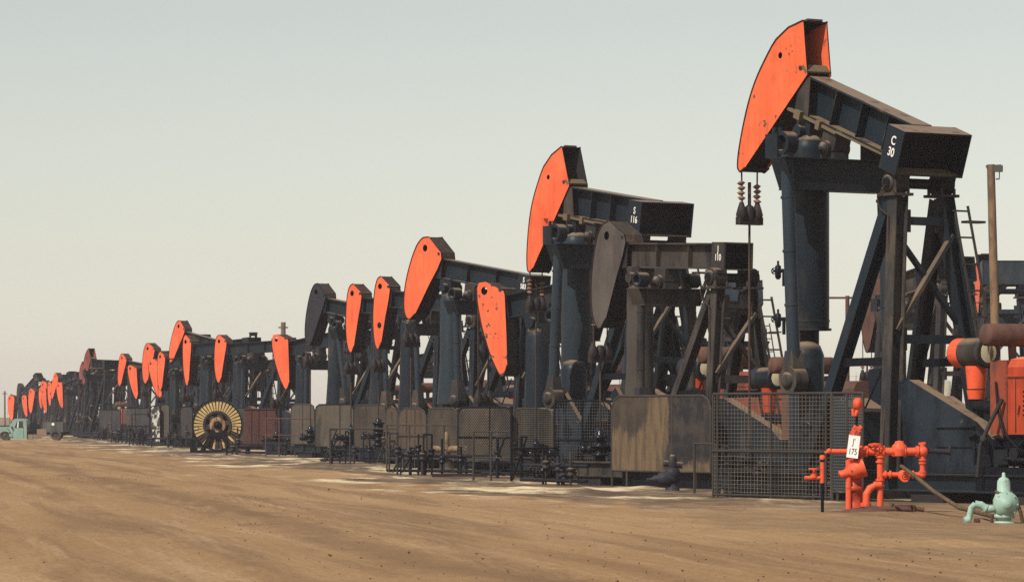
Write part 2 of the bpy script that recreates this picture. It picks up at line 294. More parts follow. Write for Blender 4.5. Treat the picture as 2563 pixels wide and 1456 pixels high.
# ---------------------------------------------------------------- ground
def linspace(a, b, n): return [a + (b - a) * i / n for i in range(n)]
def ground():
    xs = linspace(-900, -70, 12) + linspace(-70, 45, 260) + linspace(45, 900, 13) + [900]
    ys = linspace(-60, 44, 10) + linspace(44, 150, 300) + linspace(150, 420, 220) + linspace(420, 900, 40) + linspace(900, 5000, 10) + [5000]
    from mathutils import noise as mn
    vs = []
    for y in ys:
        for x in xs:
            z = 0.0
            if -70 < x < 45 and 44 < y < 420:
                w = x + .168 * y
                amp = 1.0 if w < 15 else max(.25, 1 - (w - 15) / 6)
                z = (mn.noise(Vector((x * .12, y * .06, 3.1))) * .05 + mn.noise(Vector((x * .5, y * .35, 7))) * .025 + mn.noise(Vector((x * 1.6, y * 1.3, 1))) * .012) * amp
                # wheel ruts running along the row of wells
                for k, c0 in enumerate((-3.0, -1.2, 3.6, 5.2, 9.5)):
                    d = w - c0 - 1.2 * mn.noise(Vector((y * .02, k * 3.3, 0)))
                    z += .035 * math.exp(-((abs(d) - .38) / .16) ** 2) - .05 * math.exp(-(d / .25) ** 2) * (.5 + .5 * mn.noise(Vector((y * .3, k, 2))))
                # a low ridge of graded soil curving across the yard
                d = w - 8.6 - .5 * mn.noise(Vector((y * .05, 4, 4))); z += .13 * math.exp(-(d / .55) ** 2) * max(0, .5 + 1.0 * mn.noise(Vector((x * 1.1, y * .5, 9)))) * min(1, max(0, (y - 66) / 14)) * min(1, max(0, (150 - y) / 25))
                d = w - 3.2 - .00016 * (y - 50) ** 2; z += .06 * math.exp(-(d / 1.1) ** 2) * (.5 + .5 * mn.noise(Vector((x * .8, y * .3, 5))))
                if w > 15: z += max(0, mn.noise(Vector((x * .9, y * .6, 5)))) * .09 * min(1, (w - 15) / 2) * max(0, min(1, (26 - w) / 3))
            vs.append((x, y, z))
    nx = len(xs)
    fs = [(j * nx + i, j * nx + i + 1, (j + 1) * nx + i + 1, (j + 1) * nx + i) for j in range(len(ys) - 1) for i in range(nx - 1)]
    me = bpy.data.meshes.new('ground'); me.from_pydata(vs, [], fs); me.update()
    me.polygons.foreach_set('use_smooth', [True] * len(fs))
    o = bpy.data.objects.new('ground', me); COL.objects.link(o); o['kind'] = 'structure'
    m, n, b = newmat('oil_field_dirt')
    tc = n.nodes.new('ShaderNodeTexCoord'); P = tc.outputs['Object']
    sx = n.nodes.new('ShaderNodeSeparateXYZ'); n.links.new(P, sx.inputs[0])
    ma = n.nodes.new('ShaderNodeMath'); ma.operation = 'MULTIPLY_ADD'; n.links.new(sx.outputs[1], ma.inputs[0]); ma.inputs[1].default_value = .168; n.links.new(sx.outputs[0], ma.inputs[2])
    w = ma.outputs[0]                                                      # distance across the row of wells
    cb = n.nodes.new('ShaderNodeCombineXYZ'); n.links.new(w, cb.inputs[0]); n.links.new(sx.outputs[1], cb.inputs[1])
    def sc(vec, src=None):
        mp = n.nodes.new('ShaderNodeVectorMath'); mp.operation = 'MULTIPLY'; mp.inputs[1].default_value = vec; n.links.new(src or cb.outputs[0], mp.inputs[0]); return mp.outputs[0]
    c = mixc(n, ramp(n, noise(n, sc((.1, .03, 1)), 1, 4), .35, .65), (.29, .172, .082), (.35, .218, .11))
    c = mixc(n, mul(n, ramp(n, noise(n, sc((.6, .03, 1)), 1, 6, .65, .6), .46, .66), .8), c, (.2, .118, .062))       # wheel tracks along the row
    c = mixc(n, mul(n, ramp(n, noise(n, sc((1.1, .035, 1)), 1.3, 6, .7, .8), .5, .7), .7), c, (.4, .265, .148))
    c = mixc(n, mul(n, ramp(n, noise(n, sc((1, 1, 1)), 1.1, 6, .7), .5, .72), .4), c, (.19, .12, .07))
    c = mixc(n, mul(n, ramp(n, noise(n, sc((1, .6, 1)), 9.0, 6, .75), .42, .62), .45), c, mixc(n, 1.0, c, (.55, .5, .46), 'MULTIPLY'))
    c = mixc(n, mul(n, ramp(n, noise(n, sc((1, .5, 1)), 14.0, 6, .75), .5, .66), .4), c, mixc(n, 1.0, c, (1.5, 1.48, 1.42), 'MULTIPLY'))
    c = mixc(n, ramp(n, noise(n, sc((1, .7, 1)), 5.5, 6, .7), .64, .7), c, (.085, .052, .035))            # dark crumbs
    rd = n.nodes.new('ShaderNodeMath'); rd.operation = 'ADD'; rd.inputs[1].default_value = -8.6; n.links.new(w, rd.inputs[0])
    rw = n.nodes.new('ShaderNodeMath'); rw.operation = 'MULTIPLY_ADD'; n.links.new(noise(n, sc((.25, .08, 1)), 1, 5, .7), rw.inputs[0]); rw.inputs[1].default_value = 4.0; rw.inputs[2].default_value = -2.0
    rs = n.nodes.new('ShaderNodeMath'); rs.operation = 'ADD'; n.links.new(rd.outputs[0], rs.inputs[0]); n.links.new(rw.outputs[0], rs.inputs[1])
    ra = n.nodes.new('ShaderNodeMath'); ra.operation = 'ABSOLUTE'; n.links.new(rs.outputs[0], ra.inputs[0])
    c = mixc(n, mul(n, ramp(n, ra.outputs[0], 1.1, .1), .6), c, (.15, .085, .045))                            # graded ridge of darker soil
    for c0, wd in ((1.4, .22), (3.1, .22), (5.9, .3), (11.0, .25), (12.7, .25)):                        # wheel tracks wandering along the row
        tw_ = n.nodes.new('ShaderNodeMath'); tw_.operation = 'MULTIPLY_ADD'; n.links.new(noise(n, sc((.0, .018, 1)), 1, 2, .4), tw_.inputs[0]); tw_.inputs[1].default_value = 5.0; tw_.inputs[2].default_value = -2.5 - c0
        ts = n.nodes.new('ShaderNodeMath'); ts.operation = 'ADD'; n.links.new(w, ts.inputs[0]); n.links.new(tw_.outputs[0], ts.inputs[1])
        ta = n.nodes.new('ShaderNodeMath'); ta.operation = 'ABSOLUTE'; n.links.new(ts.outputs[0], ta.inputs[0])
        c = mixc(n, mul(n, mul(n, ramp(n, ta.outputs[0], wd * 1.7, wd * .6), ramp(n, noise(n, sc((.5, .12, 1)), 1, 5, .7), .35, .6)), .42), c, (.15, .082, .042))
    # beside the wells: oil-black soil with pale sand thrown over it
    e = n.nodes.new('ShaderNodeMath'); e.operation = 'ADD'; n.links.new(w, e.inputs[0])
    en = n.nodes.new('ShaderNodeMapRange'); en.inputs['To Min'].default_value = -4.5; en.inputs['To Max'].default_value = 4.5; en.inputs['From Min'].default_value = .25; en.inputs['From Max'].default_value = .75
    n.links.new(noise(n, sc((.2, .1, 1)), 1, 5, .6), en.inputs['Value']); n.links.new(en.outputs[0], e.inputs[1])
    near = ramp(n, e.outputs[0], 16.8, 18.6)
    soil = mixc(n, ramp(n, noise(n, sc((.8, .5, 1)), 1, 5), .4, .62), (.085, .06, .042), (.2, .135, .082))
    far = ramp(n, sx.outputs[1], 84, 104)
    fm = n.nodes.new('ShaderNodeMapRange'); fm.inputs['To Min'].default_value = .35; n.links.new(far, fm.inputs['Value'])
    c = mixc(n, mul(n, near, fm.outputs[0]), c, soil)
    sand = n.nodes.new('ShaderNodeMath'); sand.operation = 'MULTIPLY'
    band = n.nodes.new('ShaderNodeMapRange'); band.inputs['From Min'].default_value = 14.6; band.inputs['From Max'].default_value = 17.2; n.links.new(e.outputs[0], band.inputs['Value'])
    n.links.new(band.outputs[0], sand.inputs[0]); n.links.new(ramp(n, noise(n, sc((.35, .11, 1)), 1, 7, .66), .5, .62), sand.inputs[1])
    c = mixc(n, mul(n, sand.outputs[0], far), c, mixc(n, ramp(n, noise(n, sc((1, 1, 1)), 2.2, 4), .3, .7), (.5, .38, .22), (.72, .58, .37)))
    n.links.new(c, b.inputs['Base Color']); b.inputs['Roughness'].default_value = .95; b.inputs['Specular IOR Level'].default_value = .1
    bp = n.nodes.new('ShaderNodeBump'); bp.inputs['Strength'].default_value = .5; bp.inputs['Distance'].default_value = .04
    n.links.new(noise(n, sc((1, 1, 1)), 3.0, 8, .7), bp.inputs['Height']); n.links.new(bp.outputs[0], b.inputs['Normal'])
    me.materials.append(m)
    # crumbs of dry soil
    mb = MB(); rnd = random.Random(3)
    for i in range(2200):
        y = 46 + 130 * rnd.random() ** 1.3; x = rnd.uniform(-.13, .13) * y
        cl = rnd.random() < .5
        if cl: y = 68 + 75 * rnd.random(); x = 8.5 + rnd.gauss(0, .7) - .168 * y
        r = rnd.uniform(.008, .026) * (1.35 if rnd.random() < .05 else .85)
        vs = [(x + r * rnd.uniform(.6, 1.4) * a, y + r * rnd.uniform(.6, 1.4) * bq, .0 + r * rnd.uniform(.5, 1.0) * cz) for a, bq, cz in ((1, 0, .2), (0, 1, .2), (-1, 0, .2), (0, -1, .2), (.1, .1, 1.2), (0, 0, -1))]
        mb.add(vs, [(0, 1, 4), (1, 2, 4), (2, 3, 4), (3, 0, 4), (1, 0, 5), (2, 1, 5), (3, 2, 5), (0, 3, 5)])
    o = mb.build('dirt_clods', paint('dry_clod', (.22, .13, .07), (.1, .06, .04), .4, .7, 1, None, rough=.95, spec=.1)); o['kind'] = 'stuff'
ground()

# ---------------------------------------------------------------- pumping units
def handwheel(mb, c, ax, r, m=0):
    mb.ring(c, ax, r, r * .8, .03, 12, m); d = Vector(ax).normalized(); a = d.orthogonal().normalized(); b = d.cross(a)
    for q in (a, b): mb.bar(Vector(c) - q * r * .9, Vector(c) + q * r * .9, .025, .025, ax, m)
HEAD_A = [(5.36, 2.72), (5.88, 2.4), (6.28, 1.97), (6.57, 1.32), (6.77, .7), (6.86, .08), (6.87, -.65), (6.82, -1.3), (6.72, -1.65), (6.6, -1.71), (6.44, -1.54), (4.73, 1.46)]
HEAD_B = [(5.82, 1.62), (6.05, 1.55), (6.22, 1.38), (6.37, 1.08), (6.5, .55), (6.58, -.1), (6.57, -.7), (6.47, -1.2), (6.3, -1.48), (6.08, -1.53), (5.85, -1.25), (5.42, -.1), (5.12, .6), (5.0, 1.0), (5.08, 1.22)]
HEAD_C = [(6.4, 1.48), (5.98, 1.47), (4.96, 1.08), (4.92, .95), (5.05, -.36), (5.16, -1.2), (5.28, -1.36), (5.59, -1.52), (6.04, -.94), (6.3, -.35), (6.47, .14), (6.6, .91), (6.56, 1.3)][::-1]
def smooth(pts, i0, i1, n=3):
    out = []
    for i, p in enumerate(pts):
        out.append(p)
        if i0 <= i < i1:
            a, b, c, d = pts[i - 1], pts[i], pts[(i + 1) % len(pts)], pts[(i + 2) % len(pts)]
            for k in range(1, n):
                t = k / n; h = [(-t + 2 * t * t - t ** 3) / 2, (2 - 5 * t * t + 3 * t ** 3) / 2, (t + 4 * t * t - 3 * t ** 3) / 2, (t ** 3 - t * t) / 2]
                out.append(tuple(h[0] * a[q] + h[1] * b[q] + h[2] * c[q] + h[3] * d[q] for q in (0, 1)))
    return out
class Frame:
    """a unit's ground frame: u towards the well, v towards the camera's left, z up"""
    def __init__(s, px, py, th):
        s.o = (px, py); s.rz = math.pi - R(th); s.c, s.s = math.cos(R(th)), math.sin(R(th))
    def at(s, u, v, z=0.0): return (s.o[0] - s.c * u - s.s * v, s.o[1] + s.s * u - s.c * v, z)
def pump(label, kind, k, p, th, xw, Z, ht=0.0, Hp=None, head='orange', body='slate', marks=None, lod=0, group='pump jacks standing in rows', inner='slate', cyl='slate', twohole=False, msize=.31, wpx=None, beamm=None, closed=False):
    A = kind == 'A'
    L = 6.95 if A else 6.6; Hp = Hp or (7.85 if A else 6.15)
    c, s = math.cos(R(th)), math.sin(R(th))
    F = Frame(wpos(xw, Z) + c * L * k, Z - s * L * k, th)
    F.k = k
    hs = 1.0
    if wpx: hs = (wpx * Z / FPX) / (c * (1.58 if kind == 'B' else 1.68) * k)
    root = thing('pump_jack', label, 'pump jack', (F.o[0], F.o[1], 0), F.rz, group)
    T = lambda u, v, z: (u * k, v * k, z * k)
    cq, sq = math.cos(R(p)), math.sin(R(p))
    TB = lambda a, v, b: ((a * cq - b * sq) * k, v * k, (Hp + a * sq + b * cq) * k)
    bw = lambda a, b: (a * cq - b * sq, Hp + a * sq + b * cq)
    n = 16 if lod == 0 else 10 if lod == 1 else 7
    bb, bt, fw = (.42, 1.42, .62) if A else (.24, .98, .42)
    tw, ta0, ta1, tb0, tb1 = (1.08, -.32, .36, .28, 1.4) if A else (.5, -.3, .32, .22, 1.0)
    a_front = 4.95 if A else 6.58 - 1.35 * hs
    # walking beam: I-section with stiffeners
    mb = MB(TB)
    mb.box(ta1, a_front, -.02, .02, bb + .05, bt - .05)
    mb.box(ta1, a_front, -fw / 2, fw / 2, bt - .05, bt); mb.box(ta1, a_front, -fw / 2, fw / 2, bb, bb + .05)
    for a in ((1.35, 2.45, 3.55) if A else (1.9, 3.5)):
        mb.box(a, a + .03, -fw / 2 + .03, -.02, bb + .05, bt - .05); mb.box(a, a + .03, .02, fw / 2 - .03, bb + .05, bt - .05)
    beam = mb.build('walking_beam', beamm or body, root)
    mb = MB(TB)                                                            # closing plates where the beam carries the head
    for sv_ in (-1, 1):
        y = sv_ * (fw / 2 + .004)
        poly = [(a_front - (.55 if A else .2), bb), (a_front + .05, bb), (a_front + .1, bt - .1), (a_front - (.3 if A else .2), bt - .01)]
        mb.prism(poly, y, y + sv_ * .025)
    mb.build('nose_plate', body if not A else 'greybrown', root)
    # tail frame: open-backed cross box above the pivot
    mb = MB(TB)
    for y in (-tw, tw - .04): mb.box(ta0, ta1, y, y + .04, tb0, tb1)
    mb.box(ta0, ta1, -tw + .04, tw - .04, tb1 - .04, tb1); mb.box(ta0, ta1, -tw + .04, tw - .04, tb0, tb0 + .04)
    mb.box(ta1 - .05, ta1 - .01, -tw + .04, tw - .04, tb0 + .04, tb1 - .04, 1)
    for y0, y1 in ((-tw + .04, -tw + .046), (tw - .046, tw - .04)): mb.box(ta0 + .02, ta1 - .06, y0, y1, tb0 + .05, tb1 - .05, 1)  # thin liners that carry the painted shade of the recess
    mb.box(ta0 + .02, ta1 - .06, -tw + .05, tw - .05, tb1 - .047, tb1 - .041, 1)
    if closed: mb.box(ta0 + .03, ta0 + .06, -tw + .045, tw - .045, tb0 + .04, tb1 - .04)
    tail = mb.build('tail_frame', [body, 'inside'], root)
    if marks:
        mtx = Matrix(((-cq, -sq, 0, 0), (0, 0, 1, 0), (-sq, cq, 0, 0), (0, 0, 0, 1)))
        pos = TB((ta0 + ta1) / 2, tw + .004, (tb0 + tb1) / 2 + (.08 if A else .07)); mtx.translation = Vector(pos)
        text(marks, 'letter', tail, mtx, msize * k, .82, .005 * k)
    # pivot shaft, bearings
    mb = MB(TB); hw = .74 if A else .56
    mb.tube((0, -hw - .3, 0), (0, hw + .3, 0), .13, n=n)
    mb.build('pivot_shaft', 'black', root)
    for sg in (-1, 1):
        mb = MB(TB)
        mb.box(-.3, .3, sg * hw - .16, sg * hw + .16, .12, tb0)
        mb.ring((0, sg * hw, 0), (0, 1, 0), .28, .1, .42, n)
        mb.lathe([(.2, 0), (.2, .05), (.12, .07), (.0, .08)], (0, sg * (hw + .21), 0), (0, sg, 0), n)
        mb.build('pivot_bearing', 'grimy' if sg > 0 else 'black', root)
    # horse head
    out = {'A': HEAD_A, 'B': HEAD_B, 'C': HEAD_C}[kind]
    hl = 6.58
    if hs != 1: out = [(hl - (hl - x) * hs, y) for x, y in out]
    Cc = (hl - (hl - 5.2) * hs, 1.0); rh = R(ht)
    out = [(Cc[0] + (x - Cc[0]) * math.cos(rh) - (y - Cc[1]) * math.sin(rh), Cc[1] + (x - Cc[0]) * math.sin(rh) + (y - Cc[1]) * math.cos(rh)) for x, y in out]
    hwd = .36 if A else .3
    top = max(out, key=lambda q: q[1]); bot = min(out, key=lambda q: q[1])
    cxm = sum(x for x, y in out) / len(out)
    if A: hole = (5.98, 1.62, .085)
    elif kind == 'B': hole = (5.9, 1.18, .13)
    else: hole = (6.12, 1.2, .13)
    hx, hy = (hl - (hl - hole[0]) * hs) - Cc[0], hole[1] - Cc[1]
    hole = (Cc[0] + hx * math.cos(rh) - hy * math.sin(rh), Cc[1] + hx * math.sin(rh) + hy * math.cos(rh), hole[2])
    plate = smooth(out, 2, 8) if A else smooth(out, 1, 9) if kind == 'B' else smooth(out, 1, 6)
    for sg in (1, -1):
        mb = MB(TB)
        y0, y1 = sg * hwd, sg * (hwd + .035)
        mb.prism(plate, y0, y1, 1, 0, 2, hole if lod < 2 else None)
        if lod == 2: mb.lathe([(hole[2], 0), (hole[2], .01), (0, .012)], (hole[0], y1, hole[1]), (0, sg, 0), 10, 2)
        if twohole and sg > 0:
            mb.lathe([(.13, 0), (.13, .012), (0, .014)], (6.05, y1, -.55), (0, 1, 0), 12, 2)
        mb.build('head_plate', [head, inner if sg < 0 else 'black', 'black'], root)
    mb = MB(TB)                                                            # arc face, ribs and closing plates between the side plates
    idx = list(range(len(out)))
    if A: face = out[:11]; back = [out[10], out[11]]
    elif kind == 'B': face = out[:11]; back = out[10:14]
    else: face = out[:8]; back = out[6:12]
    capl = [out[13], out[14], out[0]] if kind == 'B' else out[9:12]
    if A: face = smooth(face, 2, 8)
    elif kind == 'B': face = smooth(face, 1, 9)
    else: face = smooth(face, 1, 6)
    def strip(pts, inset, t, mat=0):
        for i in range(len(pts) - 1):
            (x0, z0), (x1, z1) = pts[i], pts[i + 1]
            e = Vector((x1 - x0, 0, z1 - z0)).normalized(); q = Vector((cxm - x0, 0, -z0)); nn = q - e * q.dot(e); nn.normalize()
            o0 = Vector((x0, 0, z0)) + nn * inset; o1 = Vector((x1, 0, z1)) + nn * inset; i0 = o0 + nn * t; i1 = o1 + nn * t
            vs = []
            for y in (-hwd + .002, hwd - .002):
                for P in (o0, o1, i1, i0): vs.append((P.x, y, P.z))
            mb.add(vs, [(0, 1, 2, 3), (7, 6, 5, 4), (0, 4, 5, 1), (1, 5, 6, 2), (2, 6, 7, 3), (3, 7, 4, 0)], mat)
    strip(face, .004, .03); strip(back, .05, .03)
    if not A: strip(capl, .012, .03, 1)
    mb.build('head_face', ['black', 'capgrime'], root)
    if A and lod == 0:                                                     # lifting lugs and rim pad on top of the head
        mb = MB(TB)
        for (x0, z0), (x1, z1) in zip(out[0:2], out[1:3]):
            mb.bar((x0 + .02, 0, z0 + .03), (x1 + .02, 0, z1 + .03), .5, .05, (0, 1, 0))
        mb.box(6.42, 6.56, -.05, .05, 1.55, 1.75); mb.box(6.0, 6.15, -.05, .05, 2.2, 2.35)
        mb.build('head_pad', 'rust', root)
    if lod < 2:
        fz = face
        for sg in (-1, 1):
            mb = MB(TB)
            for i in range(len(fz) - 1): mb.bar((fz[i][0], sg * (hwd + .03), fz[i][1]), (fz[i + 1][0], sg * (hwd + .03), fz[i + 1][1]), .05, .035)
            mb.build('head_rim', 'headrim', root)
    # head latch
    if lod < 2:
        mb = MB(TB)
        x0, z0 = (5.05, 1.55) if A else (6.58 - 1.43 * hs, 1.15)
        mb.tube((x0, -hwd - .06, z0), (x0, hwd + .06, z0), .06, n=10)
        mb.build('head_hinge', 'greybrown', root)
        if A:
            mb = MB(TB)
            mb.bar((4.78, 0, 1.5), (5.0, 0, 1.62), .8, .1); mb.bar((3.2, .3, .36), (5.3, .3, .4), .08, .08); mb.box(3.8, 3.95, .2, .42, .25, .48); mb.box(4.6, 4.85, .2, .46, .28, .5); mb.bar((1.0, .3, .39), (3.2, .3, .39), .1, .05)
            mb.build('latch_rail', 'khaki', root)
    # wireline bridle, springs, carrier bar and polished rod
    wo_ = [bw(x, z) for x, z in out]
    iu = max(range(len(wo_)), key=lambda i: wo_[i][0]); um, zm = wo_[iu]; zb = min(z for u, z in wo_)
    zc = max(1.9, zb - (1.15 if A else .8))
    ur = um + .02
    for sg in (-1, 1):
        mb = MB(T); mb.tube((ur, sg * .26, zm), (ur, sg * .24, zc + .1), .022, n=6); mb.build('bridle_cable', 'cable', root)
    if lod < 2:
        mb = MB(T)
        for sg in (-1, 1):
            if A and lod == 0:
                for i in range(4): mb.lathe([(.045, -.06), (.085, -.02), (.115, 0), (.05, .05)], (ur + .02 * (i % 2), sg * .26, zc + .46 + (.02 if sg > 0 else -.06) + .13 * i), (.12 * (i - 1.5), 0, 1), 10, 0)
            mb.lathe([(.05, .38), (.11, .2), (.15, 0.05), (.12, -.1), (.04, -.2)], (ur, sg * .26, zc), (0, 0, 1), 10, 1)
        mb.build('cable_clamp', ['insul', 'hook'], root)
        mb = MB(T); mb.box(ur - .1, ur + .1, -.38, .38, zc - .22, zc - .02); mb.lathe([(.07, -.2), (.12, -.1), (.12, .25), (.06, .3)], (ur, 0, zc), n=10); mb.build('carrier_bar', 'hook', root)
    mb = MB(T); mb.tube((ur, 0, zc + .2), (ur, 0, .8), .032, n=6); mb.tube((ur, 0, zc), (ur, 0, zc + (.9 if A else .3)), .045, n=6); mb.build('polished_rod', 'cable', root)
    # equalizer hung from the beam
    ae = 3.5 if A else 3.2
    up_, zp_ = bw(ae, bb - .55 if A else bb - .38)
    et, ed, eh = (1.85, 1.55, .82) if A else (1.2, 1.0, .5)
    zt = zp_ - (.28 if A else .2)
    mb = MB(T)
    poly = [(-et, zt - .03), (et, zt - .03), (ed, zt - eh + .03), (-ed, zt - eh + .03)]
    for du in (-.16, .13):
        vs = [(up_ + du, y, z) for y, z in poly] + [(up_ + du + .03, y, z) for y, z in poly]
        mb.add(vs, [(0, 1, 2, 3), (7, 6, 5, 4), (0, 4, 5, 1), (1, 5, 6, 2), (2, 6, 7, 3), (3, 7, 4, 0)])
    mb.box(up_ - .32, up_ + .32, -et, et, zt - .03, zt); mb.box(up_ - .32, up_ + .32, -ed, ed, zt - eh, zt - eh + .03)
    for sg in (-1, 1): mb.bar((up_, sg * (et - .02), zt - .03), (up_, sg * (ed - .02), zt - eh + .03), .6, .03, (1, 0, 0))
    mb.build('equalizer_beam', body, root)
    mb = MB(T)                                                             # equalizer bearing
    mb.box(up_ - .28, up_ + .28, -.24, .24, zt, zt + .16)
    mb.tube((up_, -.36, zp_), (up_, .36, zp_), .2, n=n)
    b0 = bw(ae, bb); mb.bar((up_, 0, zp_), (b0[0], 0, b0[1]), .56, .5, (1, 0, 0), 0)
    mb.lathe([(.15, 0), (.15, .05), (.07, .06), (.07, .12), (0, .12)], (up_, .36, zp_), (0, 1, 0), n)
    mb.build('equalizer_bearing', 'greybrown', root)
    # gearbox, cranks, pitmans
    gu, gz = (2.95, 1.75) if A else (2.3, 1.75)
    cr = 1.25 if A else 1.0
    yp = 1.55 if A else .9
    zu = zt + (.36 if A else .24)
    # crank angle chosen so that the pin lies a fixed pitman length below the equalizer end
    plen = zu - 2.95 if A else None
    best = None
    tgt = (5.5 if A else 3.85)
    for i in range(-60, 60):
        an = R(i * 1.5 + 10); pu, pz = gu + cr * math.cos(an), gz + cr * math.sin(an)
        e = abs(math.hypot(up_ - pu, zu - pz) - tgt)
        if best is None or e < best[0]: best = (e, pu, pz, an)
    _, pu, pz, an = best
    for sg in (-1, 1):
        mb = MB(T)
        y = sg * yp
        r = .17 if A else .12
        mb.tube((up_ - .02, y, zu - .25), (pu, y, pz + .3), r, n=n)
        if lod == 0:
            for t in (.2, .45, .7):
                q = Vector((up_, y, zu - .25)).lerp(Vector((pu, y, pz + .3)), t); q2 = Vector((up_, y, zu - .25)).lerp(Vector((pu, y, pz + .3)), t + .012); mb.tube(q, q2, r + .02, n=n)
        pm = mb.build('pitman', 'slate2' if body.startswith('slate') else body, root)
        mb = MB(T)
        sc_ = 1.0 if A else .72
        mb.ring((up_, y, zu), (0, 1, 0), .3 * sc_, .2 * sc_, .34, n); mb.lathe([(.2 * sc_, 0), (0, .01)], (up_, y, zu), (0, 1, 0), n, 0)
        if A: mb.box(up_ + .12 * sc_, up_ + .62 * sc_, y - .2, y + .2, zt, zu + .25 * sc_)
        for q in (.25, .48) if A else (): mb.tube((up_ + q * sc_, y, zu + .25 * sc_), (up_ + q * sc_, y, zu + .42 * sc_), .06, n=8)
        mb.build('upper_bearing', 'slate', pm)
        mb = MB(T)
        d = Vector((up_ - pu, 0, zu - pz)).normalized()
        mb.bar(Vector((pu, y, pz)) + d * .1, Vector((pu, y, pz)) + d * .75, .5, .4, (1, 0, 0), 0, .3, .3)
        mb.ring((pu, y, pz), (0, 1, 0), .36 * sc_, .16, .4, n); mb.lathe([(.2, 0), (.2, .1), (.1, .14), (0, .14)], (pu, y + sg * .16, pz), (0, sg, 0), n)
        mb.build('wrist_bearing', 'greybrown', pm)
        mb = MB(T)                                                         # crank with its counterweight plate
        yc = sg * (yp - .42)
        dx, dz = math.cos(an), math.sin(an)
        mb.bar((gu - dx * .45, yc, gz - dz * .45), (pu + dx * .3, yc, pz + dz * .3), .16, .62, (0, 1, 0), 0, .16, .42)
        pts = [(gu - dx * .3 + .62 * math.cos(an + math.pi + t), gz - dz * .3 + .62 * math.sin(an + math.pi + t)) for t in [R(q) for q in range(-110, 111, 20)]]
        mb.prism(pts, yc - .12, yc + .12)
        mb.tube((pu, yc, pz), (pu, y + sg * .1, pz), .13, n=n)
        mb.build('crank', 'slate', root)
    mb = MB(T)
    gp = [(gu - .95, .75), (gu + .75, .75), (gu + .75, gz + .25), (gu + .45, gz + .62), (gu - .35, gz + .8), (gu - 1.2, gz + .45), (gu - 1.2, gz - .3)]
    mb.prism(gp, -.52, .52); mb.tube((gu, -yp + .3, gz), (gu, yp - .3, gz), .2, n=n); mb.tube((gu - .8, -.9, gz + .1), (gu - .8, 1.0, gz + .1), .12, n=8)
    mb.box(gu - .3, gu + .2, -.3, .3, gz + .68, gz + .86)
    mb.build('gear_reducer', 'slate', root)
    # air balance cylinder standing between base and beam
    ac = 4.65 if A else 4.55
    uc = ac * cq; rc = .52 if A else .4
    ub, zbr = bw(ac + .05, bb)
    ztop = zbr - (.55 if A else .4)
    zlow = ztop - (5.0 if A else 4.1)
    mb = MB(T)
    mb.lathe([(rc * .9, 0), (rc * .97, .05), (rc, .1), (rc, ztop - zlow - .35), (rc * .93, ztop - zlow - .14), (rc * .6, ztop - zlow), (0, ztop - zlow + .03)] if A else
             [(rc * 1.25, 0), (rc * 1.2, .4), (rc, 1.6), (rc * .98, ztop - zlow - .3), (rc * .75, ztop - zlow - .08), (0, ztop - zlow)], (uc, 0, zlow), n=n + 6)
    if lod == 0: mb.ring((uc, 0, zlow + .25), (0, 0, 1), rc + .015, rc - .05, .06, n + 6); mb.ring((uc, 0, zlow + .03), (0, 0, 1), rc + .06, rc - .1, .06, n + 6)
    cy = mb.build('air_cylinder', cyl, root)
    mb = MB(T)
    mb.bar((uc, 0, ztop - .2), (ub, 0, zbr + .02), .5, .42, (1, 0, 0), 0, .62, .5); mb.tube((uc, -.42, ztop + .12), (uc, .42, ztop + .12), .16, n=n)
    mb.build('cylinder_bracket', body, root)
    mb = MB(T); mb.tube((uc, 0, .7), (uc, 0, zlow + .1), rc * .5, n=n); mb.ring((uc, 0, .85), (0, 0, 1), rc * .95, .1, .12, n); mb.build('piston', 'black', root)
    if A:
        mb = MB(T); mb.lathe([(.46, 0), (.46, 2.95), (.36, 3.2), (.16, 3.3), (0, 3.31)], (uc - .2, .25, .7), n=n + 2); mb.build('air_tank', 'slate', root)
        if lod == 0:
            for zz in (5.85, 4.6):
                mb = MB(T)
                mb.tube((uc + .5, .1, zz), (uc + 1.05, .25, zz), .05, n=8); mb.tube((uc + .8, .2, zz - .4), (uc + .8, .2, zz + .05), .045, n=8); mb.lathe([(.04, -.22), (.08, -.16), (.08, .12), (.03, .16), (.03, .26)], (uc + .98, .25, zz), n=8)
                handwheel(mb, (uc + 1.12, .27, zz), (1, 0, 0), .09)
                mb.build('air_valve', 'black', root)
    # samson post: two rear legs, two front legs, bracing
    th_, tb_ = Hp - .32, .72
    hb_, ub_, uf_ = (1.55, -.75, 2.45) if A else (1.15, -.5, 2.2)
    lw = .35 if A else .28
    for sg in (-1, 1):
        mb = MB(T)
        P0, P1 = Vector((-.1, sg * hw, th_)), Vector((ub_, sg * hb_, tb_))
        mb.bar(P0, P1, lw * .98, .035, (0, 1, 0)); dd = (P1 - P0).normalized(); sd_ = Vector((0, 1, 0)); sd_ = (sd_ - dd * sd_.dot(dd)).normalized(); no = dd.cross(sd_)
        for q in (-1, 1):
            off = sd_ * (q * (lw / 2))
            mb.bar(P0 + off, P1 + off, .03, lw, (0, 1, 0))
        mb.build('post_leg', 'greybrown' if sg > 0 and A and lod == 0 else body, root)
        mb = MB(T)
        Q0, Q1 = Vector((.12, sg * hw, th_ - .05)), Vector((uf_, sg * hb_, tb_))
        mb.bar(Q0, Q1, lw * .9, .03, (0, 1, 0)); dd = (Q1 - Q0).normalized(); sd2 = Vector((0, 1, 0)); sd2 = (sd2 - dd * sd2.dot(dd)).normalized()
        for q in (-1, 1): mb.bar(Q0 + sd2 * (q * lw * .45), Q1 + sd2 * (q * lw * .45), .03, lw * .85, (0, 1, 0))
        mb.build('post_leg', body, root)
        mb = MB(T); mb.box(-.34, .34, sg * hw - .3, sg * hw + .3, th_, th_ + .07)
